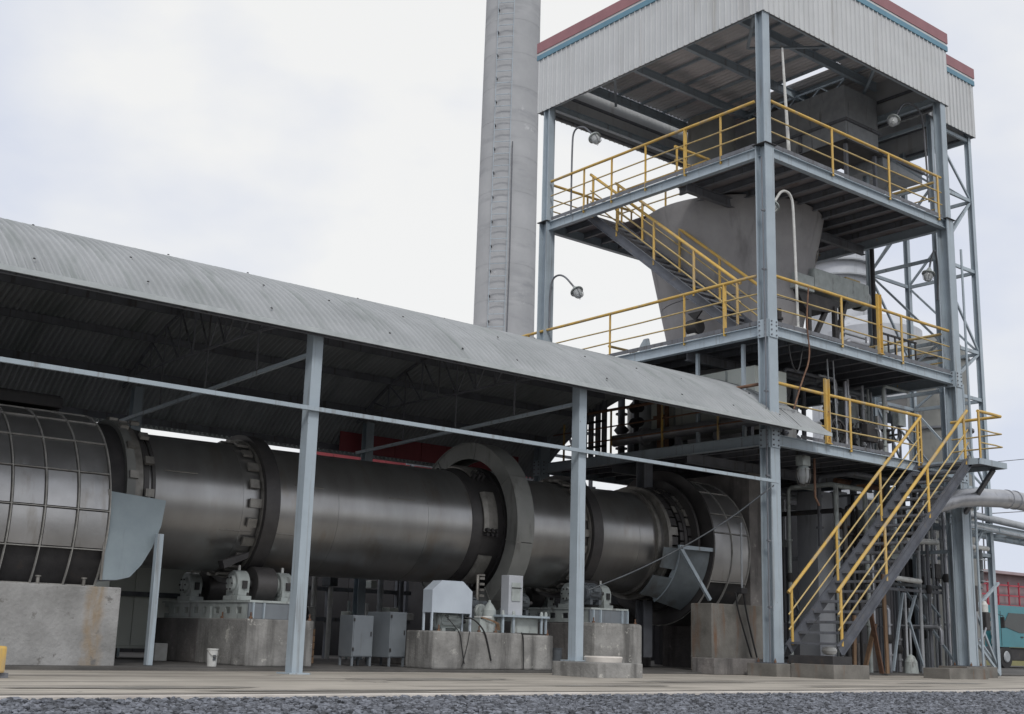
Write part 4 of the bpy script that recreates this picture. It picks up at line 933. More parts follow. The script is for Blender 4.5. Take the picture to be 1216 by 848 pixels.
# chalk marks on the hopper are raised render patches
for k, (a, z) in enumerate(((-.95, 11.6), (-.90, 11.1), (-.86, 10.6))):
    r = rc(z) + .012; pts = []
    for q in range(9):
        th = q / 8 * 2 * math.pi; aa = a + .075 * math.cos(th); zz = z + .17 * math.sin(th) * (1 if k != 1 else 1.15)
        pts.append((3.85 + (rc(zz) + .012) * math.cos(aa), 4.35 + (rc(zz) + .012) * math.sin(aa), zz))
    B().path(pts + [pts[0]], .02, 5).build('painted_mark', 'pad', cone)
def obox(name, label, a, b, m_, parts=(), cat='machine'):
    t = thing(name, label, cat, ((a[0] + b[0]) / 2, (a[1] + b[1]) / 2, min(a[2], b[2])))
    B().box(a, b, .015).build('body', m_, t)
    for nm, aa, bb, mm in parts: B().box(aa, bb, .004).build(nm, mm, t)
    return t
# top deck boxes
fdu = obox('feed_duct', 'large grey box duct hanging under the roof above the top deck', (6.3, 2.0, 15.4), (7.95, 6.9, 17.15), 'pipe_gr',
     [('flange', (6.22, 1.92, 16.0), (8.0, 7.0, 16.08), 'steel_dk'), ('rib', (6.24, 3.6, 15.45), (6.29, 3.7, 15.98), 'steel_dk'), ('rib', (6.24, 5.2, 15.45), (6.29, 5.3, 15.98), 'steel_dk'), ('rim', (6.22, 1.92, 15.33), (8.0, 7.0, 15.39), 'black')], 'duct')
obox('feed_duct', 'second box duct reaching out towards the lattice tower under the roof', (8.45, 2.2, 15.2), (10.6, 3.6, 15.75), 'pipe_gr', [('flange', (8.38, 2.12, 15.5), (10.68, 3.68, 15.56), 'steel_dk')], 'duct')
dd = thing('dark_drum', 'dark upright drum under the roof left of the box duct', 'drum', (5.1, 6.2, ZT))
B().lathe((5.1, 6.2, ZT), (0, 0, 1), [(1.9, .3), (2.4, .75), (4.1, .75), (4.1, .1)], 32).build('shell', 'guard', dd)
for a in (0, 1.57, 3.14, 4.71): B().beam((5.1 + .5 * math.cos(a), 6.2 + .5 * math.sin(a), ZT), (5.1 + .5 * math.cos(a), 6.2 + .5 * math.sin(a), ZT + 2.3), .1, .1).build('leg', 'black', dd)
for x, y in ((6.4, 2.1), (6.4, 6.8), (7.85, 6.8), (7.85, 2.1)): B().beam((x, y, ZT), (x, y, 15.32), .10, .10).build('leg', 'steel_dk', fdu)
tr = thing('roof_truss', 'lattice girder on the box duct just under the tower roof', 'girder', (6.75, 4, 17.2))
for z in (17.25, 17.6): B().beam((6.75, 2.3, z), (6.75, 6.4, z), .06, .06).build('chord', 'steel', tr)
for i in range(9): B().beam((6.75, 2.3 + i * .45, 17.25 if i % 2 else 17.6), (6.75, 2.75 + i * .45, 17.6 if i % 2 else 17.25), .04, .04).build('web', 'steel', tr)
# white pole on the top deck
pp = thing('white_pole', 'thin white pole on a foot plate at the near corner of the top deck', 'pole', (1.4, .3, ZT))
B().path([(1.38, .3, ZT + .02), (1.18, .3, 15.95)], [.05, .03], 10).build('shaft', 'white', pp); B().box((1.2, .12, ZT + .001), (1.62, .46, ZT + .18), .02).build('foot', 'steel', pp)
# middle deck machine: screw conveyor box on legs
mc = thing('screw_feeder', 'pale grey screw feeder on dark legs standing on the middle deck', 'machine', (5.4, 2.4, ZM))
B().box((4.6, 2.0, ZM + 2.25), (7.2, 2.9, ZM + 2.85), .06).build('casing', 'machine', mc); B().box((3.75, 2.0, ZM + 2.1), (4.58, 2.7, ZM + 2.55), .03).build('inlet', 'machine', mc)
B().lathe((7.2, 2.45, ZM + 2.5), (1, 0, 0), [(0, .30), (.05, .32), (.30, .30), (.38, .1), (.38, .01)], 24).build('end_drum', 'machine', mc); B().box((6.2, 2.1, ZM + 2.85), (6.9, 2.7, ZM + 2.93), .01).build('yellow_lid', 'yellow_pale', mc)
B().poly([(3.9, 2.1, ZM + 2.1), (6.0, 2.1, ZM + 2.1), (5.4, 2.1, ZM + 1.7), (4.3, 2.1, ZM + 1.6)], (0, .7, 0)).build('hopper', 'black', mc)
for p, q in (((4.4, 2.1, ZM + 1.8), (4.4, 2.1, ZM + .01)), ((4.4, 2.2, ZM + .3), (5.3, 2.2, ZM + 1.7)), ((5.6, 2.1, ZM + 1.9), (5.6, 2.1, ZM + .01)), ((5.6, 2.2, ZM + .6), (6.3, 2.2, ZM + 2.2)), ((6.9, 2.8, ZM + 2.3), (6.9, 2.8, ZM + .01))):
    B().beam(p, q, .12, .12).build('leg', 'black', mc)
hd = thing('black_hurdle', 'dark barred hurdle standing at the right end of the middle deck', 'hurdle', (6.6, .9, ZM))
for i in range(6): B().beam((5.9 + i * .33, .8, ZM), (5.9 + i * .33, .8, ZM + .95), .04, .04).build('bar', 'black', hd)
B().beam((5.88, .8, ZM + .97), (7.6, .8, ZM + .97), .05, .05).build('rail', 'black', hd); B().beam((5.88, .8, ZM + .1), (7.6, .8, ZM + .1), .05, .05).build('rail', 'black', hd)
bs = thing('white_basin', 'white rounded vessel behind the railing of the middle deck', 'vessel', (5.3, 1.2, ZM))
B().lathe((5.0, 1.5, ZM + .3), (0, 0, 1), [(0, .05), (.05, .28), (.2, .38), (.24, .36), (.24, .02)], 28).build('bowl', 'white', bs)
for a in (0, 2.1, 4.2): B().tube((5.0 + .25 * math.cos(a), 1.5 + .25 * math.sin(a), ZM), (5.0 + .25 * math.cos(a), 1.5 + .25 * math.sin(a), ZM + .42), .025, 8).build('leg', 'black', bs)
eq = thing('small_motor_stand', 'small black motor with fan on the middle deck below the upper stair', 'motor', (.5, 2.9, ZM))
B().box((.5, 2.8, ZM), (.8, 3.1, ZM + .35), .02).build('base', 'white', eq); B().lathe((.65, 2.75, ZM + .55), (0, 1, 0), [(0, .01), (0, .2), (.35, .2), (.35, .01)], 20).build('body', 'black', eq)
B().poly([(.62, 2.65, ZM + .95), (.62, 3.15, ZM + .95), (.62, 2.9, ZM + .72)], (.05, 0, 0)).build('fan_cowl', 'black', eq)
eq2 = thing('grey_bracket', 'small grey upright bracket on the left edge of the middle deck', 'bracket', (.3, 4.3, ZM))
B().poly([(.3, 4.2, ZM), (.3, 4.6, ZM), (.3, 4.6, ZM + .25), (.3, 4.45, ZM + .42), (.3, 4.3, ZM + .42)], (.06, 0, 0)).build('plate', 'steel', eq2)
# lowest deck machinery
tk = thing('box_tank', 'pale green grey box tank on the lowest deck seen under the shed roof', 'tank', (1.5, 3, ZL))
B().box((.85, 1.1, ZL + .55), (2.1, 4.7, ZL + 1.95), .03).build('body', 'cream', tk)
for y in (1.3, 4.4): B().box((.9, y, ZL), (1.02, y + .12, ZL + .548)).build('leg', 'steel_dk', tk)
for y in (2.0, 2.9, 3.8): B().box((.825, y, ZL + .58), (.848, y + .05, ZL + 1.92)).build('rib', 'machine', tk)
pp2 = thing('silver_pipe', 'thick silver pipe lying along the left edge of the lowest deck', 'pipe', (1, 3, ZL))
B().path([(.35, 5.6, ZL + .42), (.35, 2.2, ZL + .45), (.35, .5, ZL + .45)], .16, 20).build('pipe', 'pipe', pp2); B().lathe((.35, 4.4, ZL + .43), (0, 1, 0), [(0, .1), (0, .24), (.1, .24), (.1, .1)], 24).build('flange', 'pipe', pp2)
for y in (1.9, 3.2, 4.9): B().box((.28, y, ZL), (.42, y + .1, ZL + .28)).build('saddle', 'steel_dk', pp2)
rp = thing('rusty_cylinder_rack', 'rusty upright tubes beside the box tank on the lowest deck', 'tubes', (.8, 3.9, ZL))
for y, r in ((3.9, .06), (4.15, .08)): B().tube((.62, y, ZL), (.62, y, ZL + 1.7), r, 14).build('tube', 'rust', rp)
B().box((.52, 3.8, ZL + .9), (.56, 4.3, ZL + .98)).build('band', 'rust', rp)
vt = thing('pipe_bundle', 'bundle of dark blue grey upright pipes on the lowest deck at the left', 'pipes', (.4, 6.4, ZL))
for y in (6.05, 6.3, 6.58, 6.85): B().tube((.4, y, ZL), (.4, y, ZM - .3), .08, 12).build('pipe', 'steel_dk', vt)
for z in (ZL + .3, ZL + 1.0, ZL + 1.8):
    B().box((.3, 5.9, z), (.34, 7.0, z + .06)).build('clamp', 'black', vt)
vv = thing('valve_cluster', 'black valve cluster between the pipe bundle and the box tank', 'valves', (.8, 5.4, ZL))
B().tube((.8, 5.2, ZL), (.8, 5.2, ZL + 1.6), .07, 12).build('pipe', 'black', vv)
for z in (.5, .95, 1.35): B().lathe((.8, 5.2, ZL + z), (0, 1, 0), [(-.2, .01), (-.2, .1), (-.15, .13), (.15, .13), (.2, .1), (.2, .01)], 14).build('valve', 'black', vv)
B().path([(.5, 5.2, ZL + 1.6), (.5, 4.9, ZL + 1.85), (.5, 4.2, ZL + 1.95), (.5, 4.1, ZL + 1.6)], .06, 10).build('elbow', 'pipe_gr', vv)
# equipment seen behind the lowest railing on the right
for i, (x, y, h, w_, mm, lb) in enumerate((
    (2.2, 2.2, 1.8, .5, 'black', 'black tall cabinet behind the ochre post of the lowest deck'),
    (3.55, 2.4, 1.15, .42, 'white', 'white box shaped unit on the lowest deck between posts'),
    (6.3, 2.4, 1.9, .55, 'machine', 'pale grey panel unit at the right end of the lowest deck'),
    (7.3, 2.6, 2.1, .6, 'guard', 'grey tall unit next to the right front leg on the lowest deck'))):
    t = thing('equipment_cabinet', lb, 'cabinet', (x, y, ZL), 'equipment on the lowest deck')
    B().box((x - w_ / 2, y - .3, ZL + .12), (x + w_ / 2, y + .3, ZL + h), .02).build('body', mm, t); B().box((x - w_ / 2 + .03, y - .32, ZL + .2), (x + w_ / 2 - .03, y - .301, ZL + h - .08), .004).build('door', mm, t)
    B().box((x - w_ / 2 + .02, y - .28, ZL), (x + w_ / 2 - .02, y + .28, ZL + .12)).build('plinth', 'black', t)
for i, (x, y, lb) in enumerate(((4.35, 1.6, 'leftmost of the three upright gate valves on the lowest deck'), (5.25, 1.5, 'middle one of the three upright gate valves on the lowest deck'), (6.7, 1.3, 'rightmost of the three upright gate valves on the lowest deck'))):
    t = thing('gate_valve', lb, 'valve', (x, y, ZL), 'upright gate valves')
    B().tube((x, y, ZL), (x, y, ZM - .35), .05, 12).build('pipe', 'pipe', t)
    B().lathe((x, y, ZL + .7), (0, 0, 1), [(0, .05), (0, .14), (.04, .14), (.08, .09), (.3, .09), (.34, .14), (.38, .14), (.38, .05)], 18).build('body', 'black', t)
    B().tube((x, y, ZL + .9), (x, y - .35, ZL + .9), .03, 8).build('spindle', 'black', t)
    B().lathe((x, y - .36, ZL + .9), (0, 1, 0), [(-.015, .17), (-.015, .20), (.015, .20), (.015, .17), (-.015, .17)], 20).build('hand_wheel', 'black', t)
    B().lathe((x, y, ZL + 1.55), (0, 0, 1), [(0, .05), (0, .10), (.3, .08), (.3, .05)], 14).build('upper_body', 'white', t)
pod = thing('spoked_wheel', 'dark spoked hand wheel standing on the lowest deck behind the railing', 'wheel', (3.9, .9, ZL))
B().lathe((3.9, .9, ZL + .62), (0, 1, 0), [(-.03, .30), (-.03, .35), (.03, .35), (.03, .30), (-.03, .30)], 28).build('rim', 'black', pod)
for a in range(6): B().beam((3.9, .9, ZL + .62), (3.9 + .31 * math.cos(a * 1.047), .9, ZL + .62 + .31 * math.sin(a * 1.047)), .03, .03).build('spoke', 'black', pod)
B().box((3.7, .8, ZL), (4.1, 1.0, ZL + .26), .01).build('base', 'white', pod)
# cables hanging from middle to lowest deck
cable('rust brown looped hose hanging from the middle deck near the leg', [(1.5, -.1, ZM + 1.2), (1.35, -.12, ZM + .2), (1.5, -.12, ZM - .6), (1.1, -.12, ZM - 1.3), (.75, -.15, ZM - 2.0)], .022, 'rust', 'hoses hanging from the decks')
cable('black looped hose hanging below the middle deck', [(.9, .1, ZM - .3), (1.05, .1, ZM - .9), (1.3, .1, ZM - 1.0), (1.5, .1, ZM - .2)], .018, 'rubber', 'hoses hanging from the decks')
for i, x in enumerate((3.0, 3.25)):
    cable(('left', 'right')[i] + ' one of two thin pipes dropping behind the railing of the lowest deck', [(x, .5, ZM - .3), (x + .05, .5, ZL + 1.2), (x + .1, .5, ZL)], .022, 'pipe_gr', 'thin pipes between decks')
# tangles of pipes
def pipework(label, lo, hi, n, seed, mats=('pipe_gr', 'steel_dk', 'pipe', 'machine', 'black', 'rust'), rr=(.025, .075), boxes=3, cat='pipework'):
    q = random.Random(seed); t = thing('pipework', label, cat, ((lo[0] + hi[0]) / 2, (lo[1] + hi[1]) / 2, lo[2]), 'pipework in and under the tower')
    g = lambda i: round(q.uniform(lo[i], hi[i]), 2)
    for _ in range(n):
        r = q.uniform(*rr); p = [g(0), g(1), lo[2]]; P = [tuple(p)]
        for ax_ in q.choice(((2, 0, 2), (2, 1, 2), (2, 0), (2,), (2, 0, 1), (2, 1, 0, 2))):
            p = list(p); p[ax_] = hi[2] if ax_ == 2 and q.random() < .5 else g(ax_); 
            if (Vector(p) - Vector(P[-1])).length > .15: P.append(tuple(p))
        if len(P) < 2: continue
        m_ = q.choice(mats)
        V = [Vector(P[0])]
        for a, b, c in zip(P[:-2], P[1:-1], P[2:]):
            a, b, c = Vector(a), Vector(b), Vector(c); u = (a - b).normalized() * min(.12, (a - b).length / 2); v = (c - b).normalized() * min(.12, (c - b).length / 2)
            V += [b + u, b + (u + v) * .3, b + v]
        V.append(Vector(P[-1])); B().path(V, r, 10).build('pipe', m_, t)
        a, b = Vector(P[0]), Vector(P[1]); d = (b - a).normalized(); L_ = (b - a).length
        for f_ in (.25, .7):
            c = a + d * L_ * f_; B().path([c, c + d * .05], r * 1.7, 10).build('flange', m_, t)
        if q.random() < .6:
            c = a + d * L_ * .5; B().path([c - d * .12, c, c + d * .12], [r * 1.3, r * 2.2, r * 1.3], 10).build('valve', 'black', t)
    for _ in range(boxes):
        c = (g(0), g(1), g(2)); w_ = q.uniform(.1, .25); B().box((c[0] - w_, c[1] - .1, c[2] - w_), (c[0] + w_, c[1] + .1, c[2] + w_), .015).build('box', q.choice(('machine', 'cabinet', 'black', 'white')), t)
        B().beam((c[0], c[1], lo[2]), (c[0], c[1], c[2] - w_), .05, .05).build('stand', 'steel_dk', t)
    return t
pipework('tangle of pipes and valves on the lowest deck behind the front railing', (2.4, 1.4, ZL), (7.4, 3.4, ZM - .45), 15, 11, ('pipe_gr', 'pipe', 'machine', 'white', 'cabinet', 'steel_dk'))
pipework('dense dark pipes at the back of the lowest deck', (1.0, 5.6, ZL), (7.6, 7.6, ZM - .4), 14, 12, ('steel_dk', 'black', 'pipe_gr', 'guard'), (.04, .12))
pipework('pipes and valves standing on the middle deck by the black hurdle', (4.9, 1.0, ZM), (7.7, 3.2, ZM + 1.1), 8, 13)
pipework('pipes standing on the top deck under the box duct', (4.2, 2.0, ZT), (7.8, 5.5, ZT + 1.3), 6, 17, ('black', 'steel_dk', 'pipe_gr'), (.03, .06), 1)
pipework('tangle of pipes at ground level behind the lower stair', (3.9, 1.2, .05), (8.0, 4.6, 4.9), 18, 14, boxes=5)
pipework('upright pipes and valves inside the foot of the lattice tower', (8.5, .9, .05), (11.0, 2.9, 5.3), 16, 15, ('pipe_gr', 'steel', 'pipe', 'steel_dk', 'black'), (.03, .06), 4)
pipework('dark pipes on the floor behind the second riding ring pier', (-2.2, 5.0, .05), (.2, 8.4, 2.3), 9, 16, ('steel_dk', 'black', 'machine_dk'), (.04, .1), 2)
pipework('mixed pipes right of the ochre post at the right end of the lowest deck', (5.0, .7, ZL), (7.8, 2.6, ZM - .4), 8, 21, ('black', 'machine', 'pipe', 'pipe_gr', 'white'), (.03, .06), 4)
pipework('low machinery and pipes at the left side of the middle deck round the hopper', (1.8, 1.2, ZM), (3.4, 2.4, ZM + 1.0), 5, 22, ('black', 'steel_dk', 'pipe_gr'), (.03, .06), 2)
pipework('dark pipes hanging under the lowest deck over the stair', (4.5, .5, 3.3), (7.9, 2.4, ZL - .4), 10, 23, ('black', 'machine_dk', 'rust', 'steel_dk'), (.04, .09), 1)
pipework('dark pipes and struts under the kiln between the cabinets and the first pier', (-10.3, 6.6, .05), (-8.2, 8.0, 2.2), 9, 24, ('black', 'steel_dk', 'machine_dk', 'pipe_gr'), (.04, .09), 3)
for i, (x, y, r, lb) in enumerate(((3.0, 7.0, .55, 'left one of the three upright vessels at the back of the lowest deck'), (4.9, 7.1, .7, 'middle and widest of the three upright vessels at the back of the lowest deck'), (6.9, 7.0, .6, 'right one of the three upright vessels at the back of the lowest deck'))):
    t = thing('upright_vessel', lb, 'vessel', (x, y, ZL), 'upright vessels on the lowest deck')
    B().lathe((x, y, ZL), (0, 0, 1), [(.02, r * .98), (.1, r), (1.9, r), (2.15, r * .6), (2.2, .05)], 30).build('shell', ('guard', 'machine', 'cabinet')[i], t)
    for z in (.15, 1.0, 1.85): B().lathe((x, y, ZL + z), (0, 0, 1), [(0, r - .02), (0, r + .03), (.05, r + .03), (.05, r - .02)], 30).build('hoop', 'steel_dk', t)
# bracing frames behind the stair at ground level
bf = thing('bracing_frame', 'dark bracing of crossed bars under the lowest deck behind the stair', 'bracing', (6, 4.4, 0))
for x in (4.0, 6.0, 8.0):
    B().beam((x, 4.7, .05), (x, 4.7, 5.2), .14, .14).build('post', 'steel_dk', bf)
for z in (1.6, 3.2, 4.7): B().beam((4, 4.7, z), (8.1, 4.7, z), .1, .14).build('bar', 'steel_dk', bf)
for x in (4.0, 6.0): B().beam((x, 4.68, .1), (x + 2, 4.68, 3.2), .07, .07).build('brace', 'steel', bf); B().beam((x + 2, 4.66, .1), (x, 4.66, 3.2), .07, .07).build('brace', 'steel', bf)
# lamps
def lamp(label, pole, head, d, m_='steel_dk', r=.028):
    """pole: path; head: position of the neck; d: pointing direction"""
    t = thing('gooseneck_lamp', label, 'lamp', pole[0], 'gooseneck lamps on the tower')
    P = [Vector(p) for p in pole]
    for _ in range(3):
        Q = [P[0]]
        for a, b in zip(P[:-1], P[1:]): Q += [a * .75 + b * .25, a * .25 + b * .75]
        Q.append(P[-1]); P = Q
    B().path(P, r, 10).build('arm', m_, t)
    B().lathe(head, d, [(-.02, .03), (.05, .07), (.10, .085), (.11, .085), (.17, .19), (.20, .195), (.20, .14)], 22).build('shade', 'machine', t)
    g_ = B().lathe(head, d, [(.19, .13), (.30, .135), (.38, .11), (.43, .06), (.44, .005)], 20).build('globe', 'lampglass', t)
    for k in range(4):
        dd = Vector(d).normalized(); u_ = dd.orthogonal().normalized(); v_ = dd.cross(u_); a = k * math.pi / 2; w_ = u_ * math.cos(a) + v_ * math.sin(a); h_ = Vector(head)
        B().path([h_ + dd * s_ + w_ * rr for s_, rr in ((.2, .155), (.3, .155), (.4, .125), (.46, .05))], .007, 5).build('cage_wire', m_, t)
lamp('gooseneck lamp standing on the left edge of the top deck against the sky', [(.0, 7.15, ZT), (0, 7.15, 14.9), (0, 7.1, 15.45), (0, 6.65, 15.42), (0, 6.3, 15.05)], (0, 6.3, 15.05), (0, -.62, -.8))
lamp('gooseneck lamp on the back left leg above the shed roof', [(0, 8.0, 9.5), (0, 8.0, 10.6), (0, 7.9, 11.05), (0, 7.45, 11.05), (0, 6.95, 10.55)], (0, 6.95, 10.55), (0, -.6, -.8))
lamp('white gooseneck lamp pole just right of the near leg on the middle deck', [(1.58, .3, ZM), (1.50, .3, 11.3), (1.45, .3, 11.95), (1.05, .3, 12.0), (.75, .3, 11.6)], (.75, .3, 11.6), (-.6, 0, -.8), 'white', .035)
lamp('gooseneck lamp under the roof at the right end of the top deck', [(8.15, .5, 13.5), (8.05, .5, 15.9), (7.9, .5, 16.35), (7.1, .5, 16.4), (6.62, .5, 15.75)], (6.62, .5, 15.75), (-.6, 0, -.8))
lamp('gooseneck lamp low beside the right front leg under the top deck', [(8.5, .6, 10.6), (8.62, .6, 11.6), (8.5, .6, 12.2), (8.3, .6, 11.9), (8.15, .6, 11.5)], (8.15, .6, 11.5), (-.3, 0, -.95))
B().box((1.3, .15, ZM + .001), (1.75, .42, ZM + .22), .02).build('switch_box', 'white', None, 'white switch box at the foot of the white lamp pole', None, 'box')
ex = thing('hanging_lamp', 'caged industrial lamp hanging under the lowest deck near the leg', 'lamp', (1.9, .5, 4.6))
B().box((1.75, .38, 5.02), (2.05, .62, 5.28), .03).build('housing', 'machine', ex); B().lathe((1.9, .5, 5.02), (0, 0, -1), [(0, .10), (.06, .16), (.08, .16)], 20).build('collar', 'machine', ex)
B().lathe((1.9, .5, 4.95), (0, 0, -1), [(0, .14), (.2, .15), (.33, .10), (.38, .01)], 20).build('globe', 'lampglass', ex)
for k in range(6):
    a = k * math.pi / 3; B().path([(1.9 + rr * math.cos(a), .5 + rr * math.sin(a), z) for rr, z in ((.16, 4.96), (.18, 4.76), (.13, 4.58), (.02, 4.52))], .008, 5).build('cage_wire', 'pad', ex)
B().path([(2.35, .5, ZL - .3), (2.35, .5, 4.3), (2.5, .5, 4.1)], .03, 8).build('conduit', 'rust', ex)
# conical background silo, tanks
sv = thing('far_silo', 'pale insulated round silo far behind the middle deck', 'silo', (31, 20, 0))
B().lathe((31, 20, 0), (0, 0, 1), [(-.2, 1.6), (18.4, 1.6), (18.5, 1.75), (18.9, 1.75), (19, 1.5), (21.5, 1.5), (21.6, .1)], 40).build('shell', 'silo_white', sv)
for z in (4, 8, 12, 16, 19.8, 20.6): B().lathe((31, 20, 0), (0, 0, 1), [(z, 1.5), (z, 1.8), (z + .08, 1.8), (z + .08, 1.5)], 40).build('hoop', 'pipe_gr', sv)
tv = thing('far_tank', 'large pale tank far behind the right end of the middle deck', 'tank', (24, 13, 0))
B().lathe((24.2, 13.4, 0), (0, 0, 1), [(11.3, .1), (11.3, 2.1), (14.6, 2.1), (15.2, 1.3), (15.4, .1)], 56).build('shell', 'silo_white', tv)
for x, y in ((22.6, 12.2), (25.8, 12.2), (22.6, 14.6), (25.8, 14.6)): B().beam((x, y, -.2), (x, y, 11.4), .25, .25).build('leg', 'steel_dk', tv)
for z in (12, 13.4): B().lathe((24.2, 13.4, 0), (0, 0, 1), [(z, 2.05), (z, 2.15), (z + .1, 2.15), (z + .1, 2.05)], 56).build('hoop', 'pipe_gr', tv)
bb = thing('grey_silo', 'grey tapering silo rising behind the right front leg of the tower', 'silo', (20.4, 8, 0))
B().lathe((20.4, 8, 0), (0, 0, 1), [(-.2, 1.25), (12.2, 1.15), (12.8, .7), (12.9, .05)], 36).build('shell', 'guard', bb)
for z in (3, 6, 9, 11.8): B().lathe((20.4, 8, 0), (0, 0, 1), [(z, 1.1), (z, 1.28), (z + .08, 1.28), (z + .08, 1.1)], 36).build('hoop', 'steel_dk', bb)
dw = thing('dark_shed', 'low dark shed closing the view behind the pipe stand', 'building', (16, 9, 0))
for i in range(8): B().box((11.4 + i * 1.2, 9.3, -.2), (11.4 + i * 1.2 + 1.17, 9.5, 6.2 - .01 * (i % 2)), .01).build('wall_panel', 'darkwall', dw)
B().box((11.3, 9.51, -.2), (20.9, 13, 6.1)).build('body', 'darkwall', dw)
# dark pole by the lattice
for i, (x, y, z0_, z1_, lb) in enumerate(((8.2, 2.55, ZM, 13.0, 'black pole in front of the lattice tower on the middle deck'),)):
    B().tube((x, y, z0_), (x, y, z1_), .07, 12).build('black_pole', 'black', None, lb, None, 'pole')

# ------------------------------------------------------------------ ground level on the right
dk = thing('insulated_duct', 'fat silver insulated duct bending out to the right below the landing', 'duct', (11, 1, 4.9))
B().path([(5.9, -.55, 4.35), (7.0, -.55, 4.62), (8.0, -.56, 4.74), (9.2, -.58, 4.82), (10.0, -.6, 4.84), (10.8, -.62, 4.82), (13.5, -.7, 4.55)], .25, 28).build('pipe', 'pipe', dk)
for p, q in (((9.5, -.59, 4.83), (9.56, -.59, 4.83)), ((9.9, -.60, 4.84), (9.96, -.60, 4.84))): B().tube(p, q, .268, 28).build('band', 'pipe', dk)
ga = thing('pipe_gantry', 'steel gantry of pipes and bars running off to the right', 'pipe gantry', (12, 1, 4.2))
for y, z, r in ((1.1, 4.62, .07), (.7, 4.45, .09), (1.4, 4.30, .05), (.5, 4.1, .07)): B().tube((8.4, y, z + .1), (17, y, z - .25), r, 12).build('pipe', 'pipe_gr', ga)
for y in (.45, 1.6): B().ibeam((8.3, y, 4.2), (17, y, 4.0), .12, .2, .014).build('beam', 'steel', ga)
for x in (9.3, 10.9, 12.5, 14.1): B().beam((x, .4, 4.12), (x, 1.7, 4.12), .08, .1).build('cross_bar', 'steel', ga)
B().beam((9.3, .6, 3.1), (10.3, .6, 4.1), .06, .06).build('strut', 'steel', ga)
rk = thing('pipe_stand', 'stand of upright pipes and struts right of the lower stair at ground level', 'pipe stand', (8.3, 1.8, 0))
for x, y, z1_, r in ((7.6, 1.5, 2.2, .035), (7.85, 1.55, 1.8, .03), (8.35, 1.5, 4.9, .05), (8.8, 1.6, 3.2, .03), (9.4, 1.4, 5, .06), (9.65, 1.5, 4.4, .045)):
    B().tube((x, y, .045), (x, y, z1_), r, 10).build('pipe', 'pipe_gr', rk)
for p, q in (((7.5, 1.5, 2.2), (6.9, 1.5, .1)), ((7.7, 1.5, 1.4), (8.1, 1.5, 2.15)), ((7.75, 1.5, 1.45), (8.4, 1.5, .1)), ((8.5, 1.5, 2.2), (9.3, 1.5, 1.6))): B().beam(p, q, .07, .05).build('strut', 'steel', rk)
for z in (2.28, 2.42): B().beam((6.8, 1.5, z), (9.6, 1.5, z), .09, .08).build('cross_bar', 'machine_dk' if z > 2.3 else 'steel_dk', rk)
B().tube((7.4, 1.3, 3.62), (9.0, 1.3, 3.68), .08, 14).build('pipe', 'white', rk); B().tube((6.6, 1.2, 2.56), (7.9, 1.2, 2.52), .07, 14).build('pipe', 'white', rk)
B().lathe((7.6, 1.4, .046), (0, 0, 1), [(0, .2), (.3, .17), (.45, .10), (.5, .02)], 20).build('foot', 'machine', rk)
wr = thing('control_valve_post', 'grey post with black control boxes beside the right front leg', 'control post', (9.4, .3, 0))
B().box((8.95, .28, .046), (9.1, .43, 3.0), .01).build('post', 'conc', wr); B().box((8.9, .16, 1.75), (9.06, .27, 2.45), .015).build('box', 'black', wr)
B().path([(9.0, .2, 1.75), (9.0, .2, .95), (9.3, .2, 1.1), (9.6, .25, 1.4)], .03, 8).build('pipe', 'pipe', wr)
B().box((9.5, .2, 1.25), (9.72, .4, 1.75), .03).build('valve', 'black', wr); B().lathe((9.6, .3, 1.75), (0, 0, 1), [(0, .1), (.2, .1), (.3, .04), (.3, .01)], 14).build('cap', 'white', wr)
B().beam((9.3, .4, .9), (10.4, .4, .05), .07, .07).build('strut', 'steel', wr); B().beam((9.4, .4, 1.9), (10.6, .4, 2.6), .07, .07).build('strut', 'steel', wr)
lg = thing('level_gauge', 'tall sight gauge with black body clipped to pipes by the right leg', 'gauge', (10, .6, 2.4))
B().tube((9.85, .5, 2.55), (9.85, .5, 3.5), .08, 12).build('tube', 'machine_dk', lg); B().tube((9.3, .5, 3.55), (10.3, .5, 3.55), .07, 12).build('cap', 'white', lg)
for z in (2.6, 2.9, 3.2): B().box((9.75, .4, z), (10.1, .45, z + .03)).build('clip', 'pipe_gr', lg)
lp_ = thing('leaning_timber', 'rusty brown planks leaning in a cross below the stair', 'planks', (5.6, 1, 0))
for p, q, mm in (((5.0, 1.1, .05), (5.55, 1.1, 1.3), 'wood'), ((5.65, 1.0, .05), (5.15, 1.0, 1.9), 'rust'), ((5.75, .9, .05), (5.70, .9, 2.6), 'wood'), ((4.75, 1.2, .05), (4.8, 1.2, 1.5), 'wood')):
    B().beam(p, q, .12, .05).build('plank', mm, lp_)
sk = thing('white_sack_stack', 'stack of three small white sacks under the stair stringer', 'sacks', (2.7, .3, 0))
for i in range(3):
    mb = B().lathe((2.55, .35, .05 + .22 * i), (0, 0, 1), [(0, .06), (.03, .16), (.10, .19), (.17, .16), (.2, .05), (.2, .005)], 14); mb.build('sack', 'white', sk)
B().tube((2.95, .3, .05), (2.95, .3, 1.4), .04, 8).build('black_pole', 'black', None, 'short black pole beside the white sacks under the stair', None, 'pole')
um = thing('under_stair_machine', 'grey cylindrical machine with black pipes seen through the stair', 'machine', (6.6, 3.3, 0))
B().lathe((7.0, 2.6, 3.3), (1, 0, 0), [(-.7, .05), (-.7, .35), (-.3, .42), (.2, .42), (.5, .25), (.5, .02)], 26).build('casing', 'pipe', um); B().path([(7.0, 2.5, 3.0), (7.0, 2.5, 2.3), (7.4, 2.5, 1.9)], .13, 14).build('elbow', 'black', um)
B().lathe((7.1, 2.4, 4.2), (1, 0, 0), [(-.25, .05), (-.25, .28), (.25, .28), (.25, .05)], 24).build('drum', 'machine', um)
